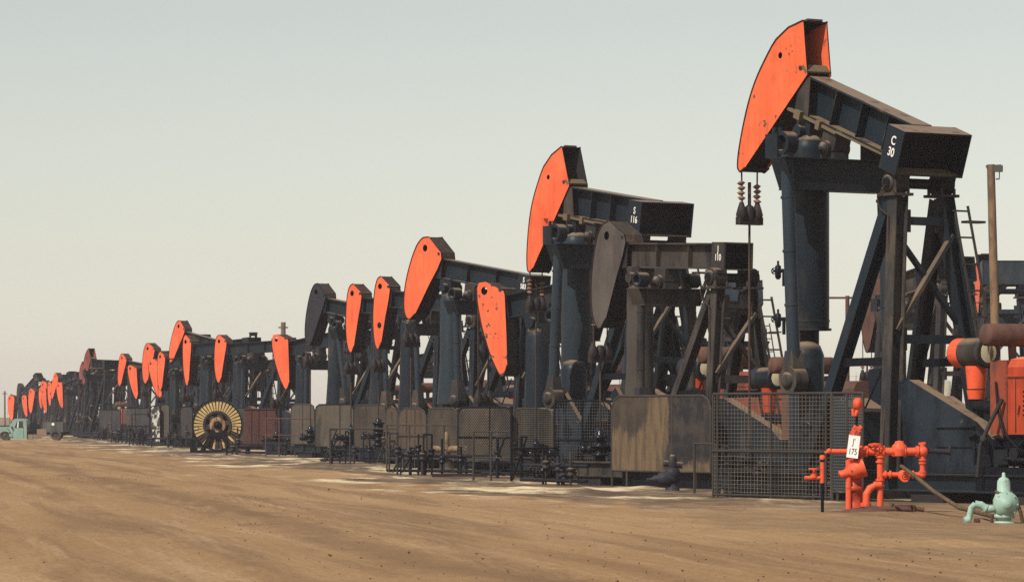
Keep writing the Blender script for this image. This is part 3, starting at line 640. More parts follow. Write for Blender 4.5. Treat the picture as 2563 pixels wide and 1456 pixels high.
        if lod == 0:
            for a_ in (-.25, .25): mb.tube((a_, sg * hw + .2, th_ + .07), (a_, sg * hw + .2, th_ + .22), .04, n=6); mb.tube((a_, sg * hw - .2, th_ + .07), (a_, sg * hw - .2, th_ + .22), .04, n=6)
        mb.build('bearing_cap', 'greybrown', root)
        mb = MB(T)                                                         # side strut between rear and front leg
        t = .6; A0 = P0.lerp(P1, t); A1 = Q0.lerp(Q1, t); mb.bar(A0, A1, .16, .2, (0, 1, 0)); mb.build('side_strut', 'black', root)
    rl = lambda sg, t: Vector((-.1 + (ub_ + .1) * t, sg * (hw + (hb_ - hw) * t), th_ + (tb_ - th_) * t))
    mb = MB(T)
    mb.bar(rl(1, .09), rl(-1, .09), .2, .16, (0, 0, 1)); mb.build('cross_strut', body, root)
    mb = MB(T); mb.bar(rl(1, .52), rl(-1, .52), .22, .18, (0, 0, 1)); mb.build('cross_strut', body, root)
    mb = MB(T); mb.bar(rl(1, .14) + Vector((.04, 0, 0)), rl(-1, .49) + Vector((.04, 0, 0)), .16, .1, (1, 0, 0)); mb.build('diagonal_brace', body, root)
    mb = MB(T); mb.bar(rl(-1, .14) - Vector((.08, 0, 0)), rl(1, .49) - Vector((.08, 0, 0)), .16, .1, (1, 0, 0)); mb.build('diagonal_brace', 'greybrown', root)
    if lod < 2:                                                            # ladder beside the far leg
        mb = MB(T)
        lad = lambda q, t: Vector((-.3 + (ub_ - .1) * t, -(hw + .1 + q * .5 + (hb_ - hw) * t), th_ - .2 + (tb_ - th_ + .2) * t))
        for q in (.1, 1): mb.bar(lad(q, 0 if q > .5 else .02), lad(q, 1), .05, .05)
        for i in range(10): mb.bar(lad(0, .02 + i * .1), lad(1, .02 + i * .1), .045, .05, (0, 0, 1))
        if A: mb.box(-.35, -.05, -hw - 1.15, -hw - .6, th_ - .62, th_ - .56)
        mb.build('ladder', 'frame', root)
    if lod == 0:
        mb = MB(T); y = hw + .32
        mb.pipe([(0, y, Hp - .05), (.25, y + .05, Hp - .35), (.2, y + .02, Hp - .62), (-.1, y, Hp - .8), (-.3, y + .1, Hp * .55), (ub_, hb_ + .25, .9)], .018, 5); mb.build('grease_line', 'cable', root)
        for sg in (-1, 1):
            for t_ in (.09, .52):
                g = rl(sg, t_); mb = MB(T); mb.prism([(g.x - .02, g.z - .28), (g.x + .02, g.z - .28), (g.x + .02, g.z + .28), (g.x - .02, g.z + .28)], g.y - sg * .42, g.y - sg * .1); mb.build('gusset_plate', 'greybrown', root)
        mb = MB(T); mb.pipe([(gu - 1.0, .4, gz + .2), (gu - 1.0, .9, gz + .9), (.6, 1.2 if A else .9, 2.3), (.1, 1.1 if A else .9, 3.2)], .025, 5); mb.build('brake_line', 'black', root)
    # base: skid beams, blocks
    mb = MB(T)
    for sg in (-1, 1):
        y = sg * (1.3 if A else 1.0)
        mb.box(-6.2, 6.6, y - .03, y + .03, .3, .66); mb.box(-6.2, 6.6, y - .16, y + .16, .66, .7); mb.box(-6.2, 6.6, y - .16, y + .16, .26, .3)
    for u_ in (-6, -3, -.7, 2.4, 5.8): mb.box(u_ - .1, u_ + .1, -1.1, 1.1, .32, .62)
    mb.build('base_skid', body, root)
    for u_ in (-5.5, -2, 2.4, 5.6):
        mb = MB(T); mb.box(u_ - .6, u_ + .6, -1.4 if A else -1.1, 1.4 if A else 1.1, -.1, .26); mb.build('footing', 'concrete', root)
    # belt guard running back to the engine
    mb = MB(T)
    y = 1.18 if A else .95
    gl = [(-.62, .72), (-.62, 2.95), (-1.05, 2.98), (-3.6, 1.95), (-4.15, 1.55), (-4.35, 1.1), (-4.35, .72)]
    if not A: gl = [(x * .85, .72 + (z - .72) * .8) for x, z in gl]
    mb.prism(gl, y - .34, y)
    if A and lod == 0:
        mb.box(-3.55, -2.15, y, y + .04, 1.35, 1.82); mb.box(-3.55, -2.15, y + .0, y + .1, 1.82, 1.86)
        mb.box(-3.6, -3.5, y, y + .07, 1.0, 1.35)
    mb.build('belt_guard', 'guardpaint' if body.startswith('slate') else 'slate', root)
    F.th = th; F.root = root; F.kind = kind; F.ur = ur; F.well = F.at(ur * k, 0); F.hb = hb_
    return F

U = {}
U['c30'] = pump('tallest pump jack, orange head raised high, marked C 30 on its tail box', 'A', 1.0, 19.8, 56, 1873, 105, beamm='slate_dusty', marks='C\n30', inner='orange_worn', head='orange_worn')
U['j110'] = pump('grey-brown pump jack with dull brown head and level beam marked J 110', 'B', 1.03, 2.2, 57, 1503, 122, 0, 5.93, wpx=79, head='brownhead', body='grimy', marks='J\n110', msize=.25, inner='brownhead', cyl='grimy')
U['s116'] = pump('big pump jack with clean orange head, marked S 116 on its tail box', 'A', 1.0, 8.3, 55, 1342, 137, 0, 7.73, marks='S\n116', inner='greybrown', cyl='slate2')
def head_ledge(F):
    mb = MB(lambda a, v, b: (a * math.cos(R(8.3)) - b * math.sin(R(8.3)), v, 7.73 + a * math.sin(R(8.3)) + b * math.cos(R(8.3))))
    mb.bar((6.42, .49, .7), (5.78, .49, .22), .19, .03, (0, 1, 0))
    mb.build('head_ledge', 'orange', F.root)
head_ledge(U['s116'])
U['spot'] = pump('pump jack with rust-spotted orange head tipped low in front of the S 583 beam', 'C', 1.15, -8.5, 40, 1216, 143, 1.5, 5.42, wpx=69, head='orange_spot', body='slate')
U['s583'] = pump('pump jack with tall orange head and long beam marked S 583', 'B', 1.11, 8.5, 49, 1036, 163, 6, 5.9, 'orange', wpx=78, marks='S\n583', msize=.25, cyl='slate2')
U['o960'] = pump('pump jack whose orange head has two black holes, just left of S 583', 'B', 1.01, 4, 45, 943, 176.5, -5, wpx=43.6, head='orange', twohole=True)
U['o895'] = pump('pump jack with orange head between the charcoal head and the two-holed head', 'B', 1.02, 4, 46, 874, 188.7, -6, wpx=42)
U['d800'] = pump('pump jack with charcoal grey head, only dark head among the orange ones', 'B', 1.01, 8.6, 51, 778, 201, .7, wpx=46, head='charcoal', inner='charcoal')
U['o710'] = pump('pump jack with orange head hanging low above the rust-red box', 'C', 1.01, -7.5, 47, 695, 214.5, 0, 5.74, wpx=43, lod=1)
U['o560'] = pump('pump jack with orange head directly above the yellow slatted band wheel', 'B', .96, -2, 43, 544, 254, -2, wpx=34.6, lod=1)
U['o475'] = pump('pump jack with long narrow orange head just left of the band wheel', 'B', 1.08, -3, 48, 466, 268, -4, 5.7, wpx=26, lod=1)
U['o452'] = pump('pump jack with steeply raised beam and the highest orange head left of the band wheel', 'B', 1.01, 9.8, 50, 437, 286, 6.5, wpx=32, lod=1)
U['o405'] = pump('pump jack with orange head half hidden behind a lower orange head', 'B', .89, -1.8, 50, 400.4, 287, -3.6, wpx=24, lod=1)
U['o395'] = pump('pump jack with lowest hanging pointed orange head left of the band wheel', 'C', 1.155, -17, 56, 383, 297, -1.5, 5.9, wpx=28, lod=1)
U['o375'] = pump('pump jack with orange head and rusty clamp springs, left of the lowest pointed head', 'B', 1.0, 0, 48, 364.5, 312, .4, lod=1)
U['o340'] = pump('pump jack with orange head dipping lower than the one just left of it', 'C', .96, -9.1, 52, 329.4, 323.6, -1.7, 5.99, wpx=25, lod=1)
U['o312'] = pump('pump jack with orange head right of the big maroon-headed pump', 'B', .89, 5.8, 55, 301.7, 342, -1.8, lod=1)
U['mar'] = pump('big pump jack with faded maroon head rising above its smaller neighbours', 'A', .78, 1.5, 58, 214, 372, head='maroon', inner='maroon', lod=1)
U['mar2'] = pump('pump jack mostly hidden behind the maroon-headed one, pinkish head edge showing', 'A', .76, -8, 62, 203, 396, head='maroon', inner='maroon', lod=2)
U['o157'] = pump('nearest pump of the far cluster, bright orange head above the truck bed', 'B', .92, -13.1, 52, 144.8, 431.7, -13, lod=2)
U['o140'] = pump('topmost orange head in the hazy far cluster of pumps', 'B', .97, -8.2, 59, 138.3, 448.4, 21, lod=2)
U['o126'] = pump('narrow hazy orange head squeezed beside the topmost head of the far cluster', 'B', .88, -8.3, 62, 123.9, 457, -7.5, lod=2)
U['o113'] = pump('hazy pump with orange head hanging lowest in the middle of the far cluster', 'B', .95, -20.3, 58, 107.4, 463, -6.5, lod=2)
U['o115'] = pump('hazy pump with orange head peeping out above the lowest one of the far cluster', 'B', 1.01, -15.6, 52, 106.2, 469, -.5, lod=2)
U['o100'] = pump('hazy pump with slim orange head on the left edge of the far cluster', 'B', .81, -9, 54, 100.8, 476, -5.4, lod=2)
U['o75'] = pump('faint pump with slanting pink-orange head standing alone between two hazy groups', 'B', .97, -21.8, 49, 74.9, 500, 16, lod=2)
U['o64'] = pump('faint pump with pinkish head beside the slanting one, above the truck cab', 'B', .92, -25, 53, 56.7, 512, -1.5, lod=2)
U['pur'] = pump('hazy purple-grey pump with dark head rising above the mint truck cab', 'B', .8, 2, 58, 46, 525, 0, head='charcoal', inner='charcoal', lod=2)
U['o28'] = pump('farthest pump at the left end, pale pink head tipped down behind the truck', 'B', 1.11, -34.5, 45, 16.8, 547.5, 20, lod=2)
# second row, behind
U['r1'] = pump('pump jack behind the red engine, orange head edge and wide dark tail box in view', 'A', 1.0, -8, 88, 2458, 192, closed=True, body='slate2', group='pump jacks of the rear row')
U['r2'] = pump('pump jack behind the C 30 post with brown-edged open head', 'A', 1.0, -10, 60, 2166, 186, head='rust', inner='rust', body='greybrown', group='pump jacks of the rear row')
U['r3'] = pump('pump jack with reddish head behind the J 110 post, rusty tank beneath', 'A', .9, -14, 85.5, 1799, 168, 0, 7.0, closed=True, body='slate2', head='orange_worn', inner='black', group='pump jacks of the rear row', lod=1)
for q, (px, Z, kd, kk, pp, lb) in enumerate([
    (1560, 210, 'B', .95, -4, 'dark rear pump jack whose post shows beneath the S 116 beam'),
    (1190, 235, 'B', .95, 2, 'dark rear pump jack whose bracing shows under the S 583 beam'),
    (1010, 262, 'B', .9, -5, 'dark rear pump jack seen between the S 583 head and the two-holed head'),
    (830, 290, 'B', .95, 1, 'dark rear pump jack seen under the charcoal-headed beam'),
    (640, 322, 'B', .95, -3, 'dark rear pump jack behind the lattice right of the band wheel'),
    (505, 352, 'B', .95, -5, 'dark rear pump jack whose legs show above the band wheel'),
    (250, 425, 'B', 1.0, -4, 'dark rear pump jack tucked behind the maroon-headed pump')]):
    pump(lb, kd, kk, pp, 57, px, Z, head='charcoal', inner='charcoal', lod=1 if Z < 300 else 2, group='pump jacks of the rear row')

# ---------------------------------------------------------------- engines
def engine(F, label, u=-4.7, hood='red', detail=True):
    k = F.k * (1.0 if F.kind == 'A' else .85)
    o = F.at(u * k, .55 * k)
    root = thing('engine', label, 'engine', o, F.rz, 'gas engines driving the pumps')
    T = lambda x, y, z: (x * k, y * k, z * k)
    mb = MB(T)
    prof = [(-.6, 1.66), (.62, 1.66), (.64, 3.25), (.52, 3.44), (.2, 3.5), (-.4, 3.5), (-.6, 3.3)]
    vs = [(0, y, z) for y, z in prof] + [(-3.4, y, z) for y, z in prof]; nn = len(prof)
    mb.add(vs, [tuple(range(nn)), tuple(range(2 * nn - 1, nn - 1, -1))] + [(i, nn + i, nn + (i + 1) % nn, (i + 1) % nn) for i in range(nn)])
    mb.box(-3.4, 0, .62, .66, 3.02, 3.06)
    hood_ = mb.build('hood', hood, root)
    if detail:
        mb = MB(T)
        for i in range(6): mb.box(-1.35, -.55, .632, .642, 2.1 + .11 * i, 2.14 + .11 * i)
        mb.build('louvres', 'black', hood_)
    mb = MB(T)
    mb.box(.004, .6 if detail else .34, -.62, .655, 1.66, 3.42); mb.build('radiator', 'radred' if detail else 'rust', root)
    if detail:
        mb = MB(T); mb.box(-3.4, -.02, .642, .648, 2.98, 3.0); mb.box(-.3, -.28, .622, .644, 1.7, 3.0); mb.tube((-.45, .66, 2.35), (-.4, .67, 2.12), .015, n=6); mb.build('hood_trim', 'capgrime', hood_)
        mb = MB(T); mb.pipe([(.5, .75, .9), (.55, .8, 1.5), (.9, .8, 1.7), (1.3, .7, 1.6)], .06, 8); mb.pipe([(-.2, .9, 1.1), (-1.2, .95, 1.05), (-2.6, .95, 1.1)], .05, 8); mb.box(-.3, .2, .62, .9, .95, 1.3); mb.tube((-.6, .7, 1.2), (-.6, .98, 1.2), .16, n=12); mb.build('side_pipes', 'oil', root)
        m = Matrix(((-1, 0, 0, -1.02 * k), (0, 0, 1, .663 * k), (0, 1, 0, 3.24 * k), (0, 0, 0, 1))); m = m @ Matrix.Shear('XZ', 4, (0, 0)) if False else m
        text('2', 'ink', hood_, m, .26 * k, 1.0, .008)
    mb = MB(T)
    mb.lathe([(.1, 0), (.3, .04), (.36, .14), (.36, .45)], (2.55, .1, 3.62), (-1, 0, 0), 20, 0)
    mb.lathe([(.358, .45), (.358, 1.1), (.375, 1.11), (.375, 1.24), (.33, 1.245)], (2.55, .1, 3.62), (-1, 0, 0), 20, 1)
    cl = mb.build('air_cleaner', ['wellorange', 'grimy'] if detail else ['charcoal', 'slate'], root)
    mb = MB(T); mb.lathe([(.335, 0), (.25, .02), (0, .03)], (2.55 - 1.225, .1, 3.62), (-1, 0, 0), 20); mb.build('cleaner_screen', 'lens', cl)
    mb = MB(T); mb.tube((1.75, .1, 3.3), (1.75, .1, 2.75), .27, .22, n=16); mb.tube((1.75, .1, 2.72), (1.75, .1, 2.5), .24, .2, n=16); mb.build('intake_elbow', 'wellorange' if detail else 'red', root)
    mb = MB(T); mb.tube((1.75, .1, 2.52), (1.75, .1, 2.3), .17, n=12); mb.tube((1.75, .1, 2.35), (.3, 0, 2.2), .16, n=12); mb.build('intake_hose', 'black', root)
    mb = MB(T); mb.lathe([(0, -.03), (.2, -.01), (.27, .05), (.28, 2.4), (.2, 2.5), (0, 2.52)], (.35, 1.05, 4.02), (0, -1, 0), 18); mb.tube((.3, .2, 3.3), (.35, .2, 3.9), .1, n=10); mb.tube((.3, -.5, 3.3), (.35, -.5, 3.9), .1, n=10)
    mb.build('muffler', 'rust', root)
    mb = MB(T)
    mb.box(-3.4, .3, -.55, .5, .9, 1.64); mb.box(-3.3, .2, .5, .62, 1.0, 1.2)
    for i in range(4): mb.tube((-.4 - .7 * i, .5, 1.45), (-.4 - .7 * i, .72, 1.3), .09, n=8)
    mb.build('engine_block', 'black', root)
    mb = MB(T); mb.box(-3.8, .9, -.8, -.5, .3, .88); mb.box(-3.8, .9, .55, .85, .3, .88); mb.box(-3.6, .7, -.5, .55, -.05, .86); mb.build('engine_skid', 'black', root)
    if detail:
        mb = MB(T); mb.pipe([(.05, .75, 2.5), (.25, .95, 1.95), (.5, 1.05, 1.4), (.55, 1.1, .65)], .05, 8); mb.tube((.4, 1.0, 1.6), (.43, 1.03, 1.5), .09, n=8); mb.build('throttle_lever', 'greybrown', root)
        mb = MB(T); mb.pipe([(.35, .7, 2.9), (.15, .8, 2.2), (-.1, .85, 1.7), (-.6, .85, 1.35), (-.9, .8, 1.6)], .03, 6); mb.build('fuel_hose', 'black', root)
    return root
engine(U['c30'], 'large red engine with cream-ended air cleaner beside the C 30 belt guard')
engine(U['s116'], 'red engine with rusty muffler seen through the J 110 post legs', hood='radred', detail=False)
engine(U['j110'], 'engine with worn red hood behind the wire mesh guard of C 30', hood='rust', detail=False)
for key, lab in (('spot', 'orange-topped engine partly hidden behind the S 116 well frame'), ('s583', 'engine with orange hood peeping over the guard behind the spotted pump'),
                 ('o960', 'engine behind the tan guard panels under S 583'), ('o895', 'engine with orange top right of the grey solid guard panel'),
                 ('d800', 'engine with orange top behind the grey solid guard panel'), ('o710', 'engine with orange top beside the rust-red box')):
    engine(U[key], lab, hood='rustred' if key in ('spot', 's583', 'o960') else 'red', detail=False)
for key, lab in (('r1', 'dim rear-row engine at the right edge behind the big red hood'), ('mar', 'small red engine under the maroon-headed pump'), ('o375', 'small engine glimpsed left of the speckled panel')):
    engine(U[key], lab, hood='red', detail=False)

# ---------------------------------------------------------------- guard fences round the cranks
def guard(F, label, x0, x1, v, z0, z1, style, mat, frame='frame', posts=(), round_=.25, rail=None, sub=None):
    k = F.k
    def ufrom(px):
        u = 0.0
        for _ in range(30):
            X, Y, _z = F.at(u * k, v * k); u += (X - wpos(px, Y)) / (F.c * k) * .8
        return u
    u1, u0 = ufrom(x0), ufrom(x1)
    o = F.at(u0 * k, v * k)
    root = thing('guard_fence', label, 'guard fence', o, F.rz, 'guard fences beside the pumps')
    W_ = (u1 - u0) * k
    r = round_
    mb = MB()
    pts = [(0, 0, 0.0 if z0 < .3 else z0), (0, 0, z1 - r), (r * .3, 0, z1 - r * .3), (r, 0, z1), (W_ - r, 0, z1), (W_ - r * .3, 0, z1 - r * .3), (W_, 0, z1 - r), (W_, 0, 0.0)]
    mb.pipe(pts, .035, 8); mb.pipe([(0, 0, z0 + .02), (W_, 0, z0 + .02)], .03, 8)
    if rail: mb.pipe([(0, .03, rail), (W_, .03, rail)], .03, 8)
    for q in posts: mb.tube((q * W_, .01, 0.0), (q * W_, .01, z1 - .02), .03, n=8)
    mb.tube((.15 * W_, -.02, 0), (.15 * W_, -.02, z0 + .1), .04, n=8); mb.tube((.85 * W_, -.02, 0), (.85 * W_, -.02, z0 + .1), .04, n=8)
    mb.build('frame', frame, root)
    mb = MB()
    if style == 'solid':
        poly = [(.03, z0 + .04), (.03, z1 - r), (r * .35, z1 - r * .35), (r, z1 - .03), (W_ - r, z1 - .03), (W_ - r * .35, z1 - r * .35), (W_ - .03, z1 - r), (W_ - .03, z0 + .04)]
        mb.prism(poly, -.012, .012)
        mb.build('panel', mat, root)
    else:
        if style == 'wire':
            p, w = .14, .0095
            rw = random.Random(len(label))
            x = .06
            while x < W_ - .03: mb.bar((x + rw.uniform(-.012, .012), rw.uniform(-.01, .01), z0 + .03), (x + rw.uniform(-.012, .012), rw.uniform(-.01, .01), z1 - .03), w, w); x += p
            z = z0 + .1
            while z < z1 - .03:
                q = [(.03 + (W_ - .06) * i / 6, rw.uniform(-.012, .012), z + (rw.uniform(-.012, .008) if 0 < i < 6 else 0)) for i in range(7)]
                for a_, b_ in zip(q[:-1], q[1:]): mb.bar(a_, b_, w, w, (0, 0, 1))
                z += .1
        elif style == 'dense':
            p, w = .075, .03
            x = .06
            while x < W_ - .03: mb.bar((x, 0, z0 + .03), (x, 0, z1 - .06), w, w * .6); x += p
            z = z0 + .1
            while z < z1 - .05: mb.bar((.03, 0, z), (W_ - .03, 0, z), w, w * .6, (0, 0, 1)); z += p
        else:
            p, w = .11, .04
            H = z1 - z0 - .08; x = -H
            while x < W_:
                a, b = max(x, .02), min(x + H, W_ - .02)
                if b > a:
                    mb.bar((a, 0, z0 + .04 + a - x), (b, 0, z0 + .04 + b - x), w, .012, (1, 0, -1)); mb.bar((a, .012, z1 - .04 - (a - x)), (b, .012, z1 - .04 - (b - x)), w, .012, (1, 0, 1))
                x += p
        mb.build('wire_mesh', mat, root)
    if sub:
        mb = MB(); mb.box(.02, W_ * .95, -.9, -.2, -.05, z0 + .1); mb.build('base_block', 'black', root)
    return root
guard(U['c30'], 'tall square wire mesh guard in front of the C 30 crank', 1785, 2082, 2.0, .06, 2.66, 'wire', 'wire', posts=(.045, .5, .96), round_=.03, rail=1.2)
guard(U['c30'], 'narrow dark wire guard between the square mesh and the C 30 post', 2084, 2160, 2.0, .2, 2.66, 'dense', 'darkwire', posts=(.5,), round_=.03)
guard(U['j110'], 'solid tan guard panel streaked with a big black oil stain', 1532, 1779, 1.7, .46, 2.68, 'solid', 'panel_stained', posts=(.38,), sub=True, round_=.4)
guard(U['s116'], 'dark wire guard with rounded corner behind the oily black wellhead', 1388, 1530, 2.3, .42, 2.6, 'wire', 'darkwire', frame='black', posts=(.5,), rail=1.3)
guard(U['spot'], 'dark dense mesh guard left of the rounded wire guard', 1284, 1384, 1.6, .4, 2.35, 'dense', 'brownwire', posts=(.35,))
guard(U['spot'], 'brown diamond mesh guard under the rust-spotted head', 1147, 1280, 1.9, .45, 2.4, 'diamond', 'brownwire', frame='black', posts=(.4,), rail=1.35)
guard(U['s583'], 'brown diamond mesh guard next to the arched tan frame', 1072, 1144, 1.9, .5, 2.4, 'diamond', 'brownwire')
guard(U['s583'], 'tan guard panel in an arched pipe frame under S 583', 997, 1067, 1.9, .45, 2.4, 'solid', 'panel_brown', posts=(.4, .7), rail=1.3, round_=.4)
guard(U['o960'], 'ochre-brown guard panel right of a black wellhead', 966, 995, 1.9, .45, 2.5, 'solid', 'panel_brown', round_=.35, rail=1.4)
guard(U['o895'], 'brown diamond mesh guard right of the grey solid panel', 888, 964, 1.9, .5, 2.6, 'diamond', 'brownwire', posts=(.6,))
guard(U['d800'], 'wide clean grey guard panel with a dark base block', 789, 886, 1.9, .55, 2.65, 'solid', 'panel_grey', frame='black', posts=(.35,), sub=True, round_=.35)
guard(U['o710'], 'small grey guard panel left of the wide grey one', 729, 787, 1.9, .5, 2.7, 'solid', 'panel_grey', posts=(.5,), round_=.3)
guard(U['o560'], 'dark guard panel behind the yellow slatted band wheel', 560, 615, 1.9, .4, 2.6, 'solid', 'panel_dark', frame='black')
guard(U['o475'], 'dark grey guard panel left of the band wheel', 452, 482, 1.9, .5, 2.7, 'solid', 'panel_dark', frame='black')
guard(U['o452'], 'grey guard panel beside the flaking white-speckled one', 403, 424, 1.9, .55, 2.9, 'solid', 'panel_grey', frame='black')
guard(U['o405'], 'flaking guard panel speckled black and white', 378, 401, 2.3, .1, 2.8, 'solid', 'silver', frame='black', rail=1.2)
guard(U['o375'], 'thin pipe-framed dark guard left of the speckled panel', 306, 374, 1.9, .4, 2.7, 'dense', 'darkwire', frame='black', posts=(.5,), rail=1.3)
guard(U['o312'], 'thin dark wire guard under the maroon-headed pump', 248, 302, 1.9, .4, 2.6, 'dense', 'darkwire', frame='black', posts=(.4,))

# ---------------------------------------------------------------- wellheads
def wellhead(loc, label, mat='oil', h=1.6, seed=0, rz=0.0):
    rnd = random.Random(seed)
    root = thing('wellhead', label, 'wellhead', loc, rz, 'black wellheads in the yard'); F_ = 1.55
    mb = MB()
    z = -.05
    prof = [(.2, -.05)]
    while z < h - .3:
        r = rnd.uniform(.09, .15) * F_; d = rnd.uniform(.1, .2)
        prof += [(r, z + .02), (r, z + d), (.19 * F_, z + d + .01), (.19 * F_, z + d + .07), (r, z + d + .08)]; z += d + .09
    prof += [(.14, z), (.16, z + .1), (.08, z + .16), (.06, h), (0, h + .01)]
    mb.lathe(prof, (0, 0, 0), n=14); mb.build('valve_stack', mat, root)
    for i, zz in enumerate((.3 * h, .62 * h)):
        mb = MB(); ang = rnd.uniform(-.5, .5)
        for sg in (-1, 1):
            d = Vector((math.cos(ang) * sg, math.sin(ang), 0)); e = d * rnd.uniform(.45, .75)
            mb.tube(Vector((0, 0, zz)), Vector((0, 0, zz)) + e, .1, n=10); mb.tube(Vector((0, 0, zz)) + e * .55, Vector((0, 0, zz)) + e * .7, .17, n=10)
            mb.ball(Vector((0, 0, zz)) + e, .15, n=10)
            q = Vector((0, 0, zz)) + e
            if sg > 0: mb.tube(q, q + Vector((0, 0, -zz)), .06, n=8)
            else: mb.tube(q, q + Vector((0, 0, .18)), .03, n=6); handwheel(mb, q + Vector((0, 0, .2)), (0, 0, 1), .14)
        mb.build('side_valve', mat, root)
    mb = MB(); mb.lathe([(.34, -.05), (.34, .08), (.22, .1), (.2, .2)], (0, 0, 0), n=14)
    mb.tube((.2, 0, .1), (.9, .1, .08), .07, n=8); mb.build('casing_head', mat, root)
    return root
wl = [('c30', 'dark wellhead inside the square wire mesh guard', 'black', 1.3), ('j110', 'oily black wellhead glistening left of the tan stained panel', 'oil', 1.75),
      ('s116', 'oily wellhead half hidden by the dark S 116 guard', 'oil', 1.3), ('spot', 'black wellhead right under the rust-spotted head', 'oil', 1.5),
      ('s583', 'oily black wellhead in front of the arched tan guard', 'oil', 1.6), ('o960', 'black wellhead in front of the ochre-brown guard panel', 'oil', 1.9),
      ('o895', 'black wellhead at the right end of the wide grey panel', 'oil', 1.7), ('d800', 'tall black wellhead at the left end of the wide grey panel', 'oil', 1.6),
      ('o710', 'dark wellhead in front of the rust-red box', 'oil', 1.3), ('o560', 'dark wellhead left of the band wheel base', 'black', 1.3), ('o475', 'dark wellhead at the dark panel left of the band wheel', 'oil', 1.4)]
for i, (key, lab, mt, h) in enumerate(wl):
    x, y, _ = U[key].well
    wellhead((x, y, 0), lab, mt, h, seed=i + 5)
for i, (px, Z, lab) in enumerate([(700, 222, 'low black wellhead by the pipe rail right of the rust-red box'), (300, 330, 'small black wellhead under the pumps left of the speckled panel'), (345, 318, 'small black wellhead left of the speckled panel')]):
    wellhead((wpos(px, Z), Z, 0), lab, 'oil', 1.1, seed=40 + i)
def manifold(F, label, seed, u0, u1, v):
    rnd = random.Random(seed); k = F.k
    root = thing('pipe_manifold', label, 'pipework', F.at(u0 * k, v * k), F.rz, 'oily pipework along the pump bases')
    W_ = (u1 - u0) * k
    mb = MB()
    for z in (.16, rnd.uniform(.5, .7)): mb.tube((0, rnd.uniform(-.1, .1), z), (W_, rnd.uniform(-.1, .1), z), .055, n=8)
    mb.build('main_pipe', 'oil', root)
    for i in range(int(W_ / .55)):
        x = rnd.uniform(.1, W_ - .1); h = rnd.uniform(.6, 1.5); y = rnd.uniform(-.15, .25)
        mb = MB(); mb.tube((x, y, -.03), (x, y, h), rnd.uniform(.025, .06), n=8)
        zz = h * rnd.uniform(.35, .8); mb.lathe([(.05, -.14), (.12, -.1), (.12, -.05), (.08, -.03), (.1, .05), (.12, .06), (.12, .11), (.05, .14)], (x, y, zz), n=10)
        if rnd.random() < .6: mb.tube((x, y, zz), (x, y - .2, zz), .03, n=6); handwheel(mb, (x, y - .22, zz), (0, 1, 0), rnd.uniform(.1, .18))
        if rnd.random() < .5: mb.pipe([(x, y, h), (x + rnd.choice((-1, 1)) * rnd.uniform(.2, .5), y, h), (x + .3, y + .1, .1)], .035, 6)
        mb.build('valve_riser', rnd.choice(('oil', 'black', 'greybrown', 'charcoal')), root)
for i, (key, lab, a, b, v) in enumerate([('s116', 'oily pipework tangle at the foot of the rounded dark guard', 2.4, 6.4, 2.7), ('j110', 'oily pipework below the tan stained panel and dark wellhead', 4.2, 7.6, 2.1),
        ('spot', 'oily pipework under the diamond mesh guard', 4.0, 8.5, 2.4), ('o960', 'pipework below the ochre-brown guard panel', 3.5, 7.5, 2.4),
        ('o710', 'pipework between the rust-red box and the small grey panel', 3, 8, 2.3),
        ('o475', 'pipework left of the band wheel stand', 2.5, 7.5, 2.3), ('o405', 'pipework before the speckled panel', 2, 7, 2.7), ('o375', 'pipework left of the speckled panel', 3, 8, 2.4), ('o312', 'pipework under the pump beside the maroon-headed one', 2, 8, 2.4),
        ('c30', 'dark pipework inside the square mesh guard of C 30', 1.5, 6.0, 1.5)]):
    manifold(U[key], lab, 60 + i, a, b, v)
def brown_wellhead(px, Z):
    root = thing('wellhead', 'dusty brown wellhead with side handwheel under S 583', 'wellhead', (wpos(px, Z), Z, 0))
    mb = MB(); mb.lathe([(.3, -.05), (.3, .1), (.24, .12), (.26, .35), (.2, .5), (.24, .52), (.24, .6), (.16, .62), (.16, .72)], (0, 0, 0), n=14); mb.build('casing_head', 'greybrown', root)
    mb = MB(); mb.tube((-.5, 0, .85), (1.1, 0, .85), .13, n=12); mb.tube((0, 0, .7), (0, 0, 1.05), .14, n=10); mb.lathe([(.1, 1.0), (.13, 1.1), (.11, 1.4), (.03, 1.5), (0, 1.5)], (0, 0, 0), n=10); mb.build('flow_tee', 'tan', root)
    mb = MB(); handwheel(mb, (.85, -.25, .45), (1, -.6, 0), .3); mb.tube((.1, 0, .4), (.85, -.25, .45), .05, n=8); mb.build('handwheel', 'greybrown', root)
    mb = MB(); mb.box(-.7, 1.4, -.3, .4, -.05, .09); mb.build('timber', 'wood', root)
brown_wellhead(1117, 150)
# dark low valve in front of the stained tan panel
def ground_valve():
    root = thing('wellhead', 'squat dark valve on the dirt in front of the stained tan panel', 'wellhead', (wpos(1683, 111.5), 111.5, 0))
    mb = MB(); mb.lathe([(.2, -.05), (.2, .1), (.13, .12), (.13, .3), (.22, .42), (.2, .6), (.12, .66)], (0, 0, 0), n=14); mb.build('body', 'charcoal', root)
    mb = MB(); mb.lathe([(.12, -.2), (.2, 0), (.21, .25), (.14, .4), (.1, .42), (.12, .5), (.05, .56), (.04, .72)], (-.02, 0, .36), (-1, -.2, -.05), n=14); mb.build('nozzle', 'charcoal', root)
    mb = MB(); mb.tube((-.25, 0, .78), (.28, 0, .72), .09, n=10); mb.lathe([(.12, 0), (.14, .12), (.1, .3), (.05, .36), (0, .36)], (0, 0, .66), n=12); mb.build('cap', 'greybrown', root)
ground_valve()
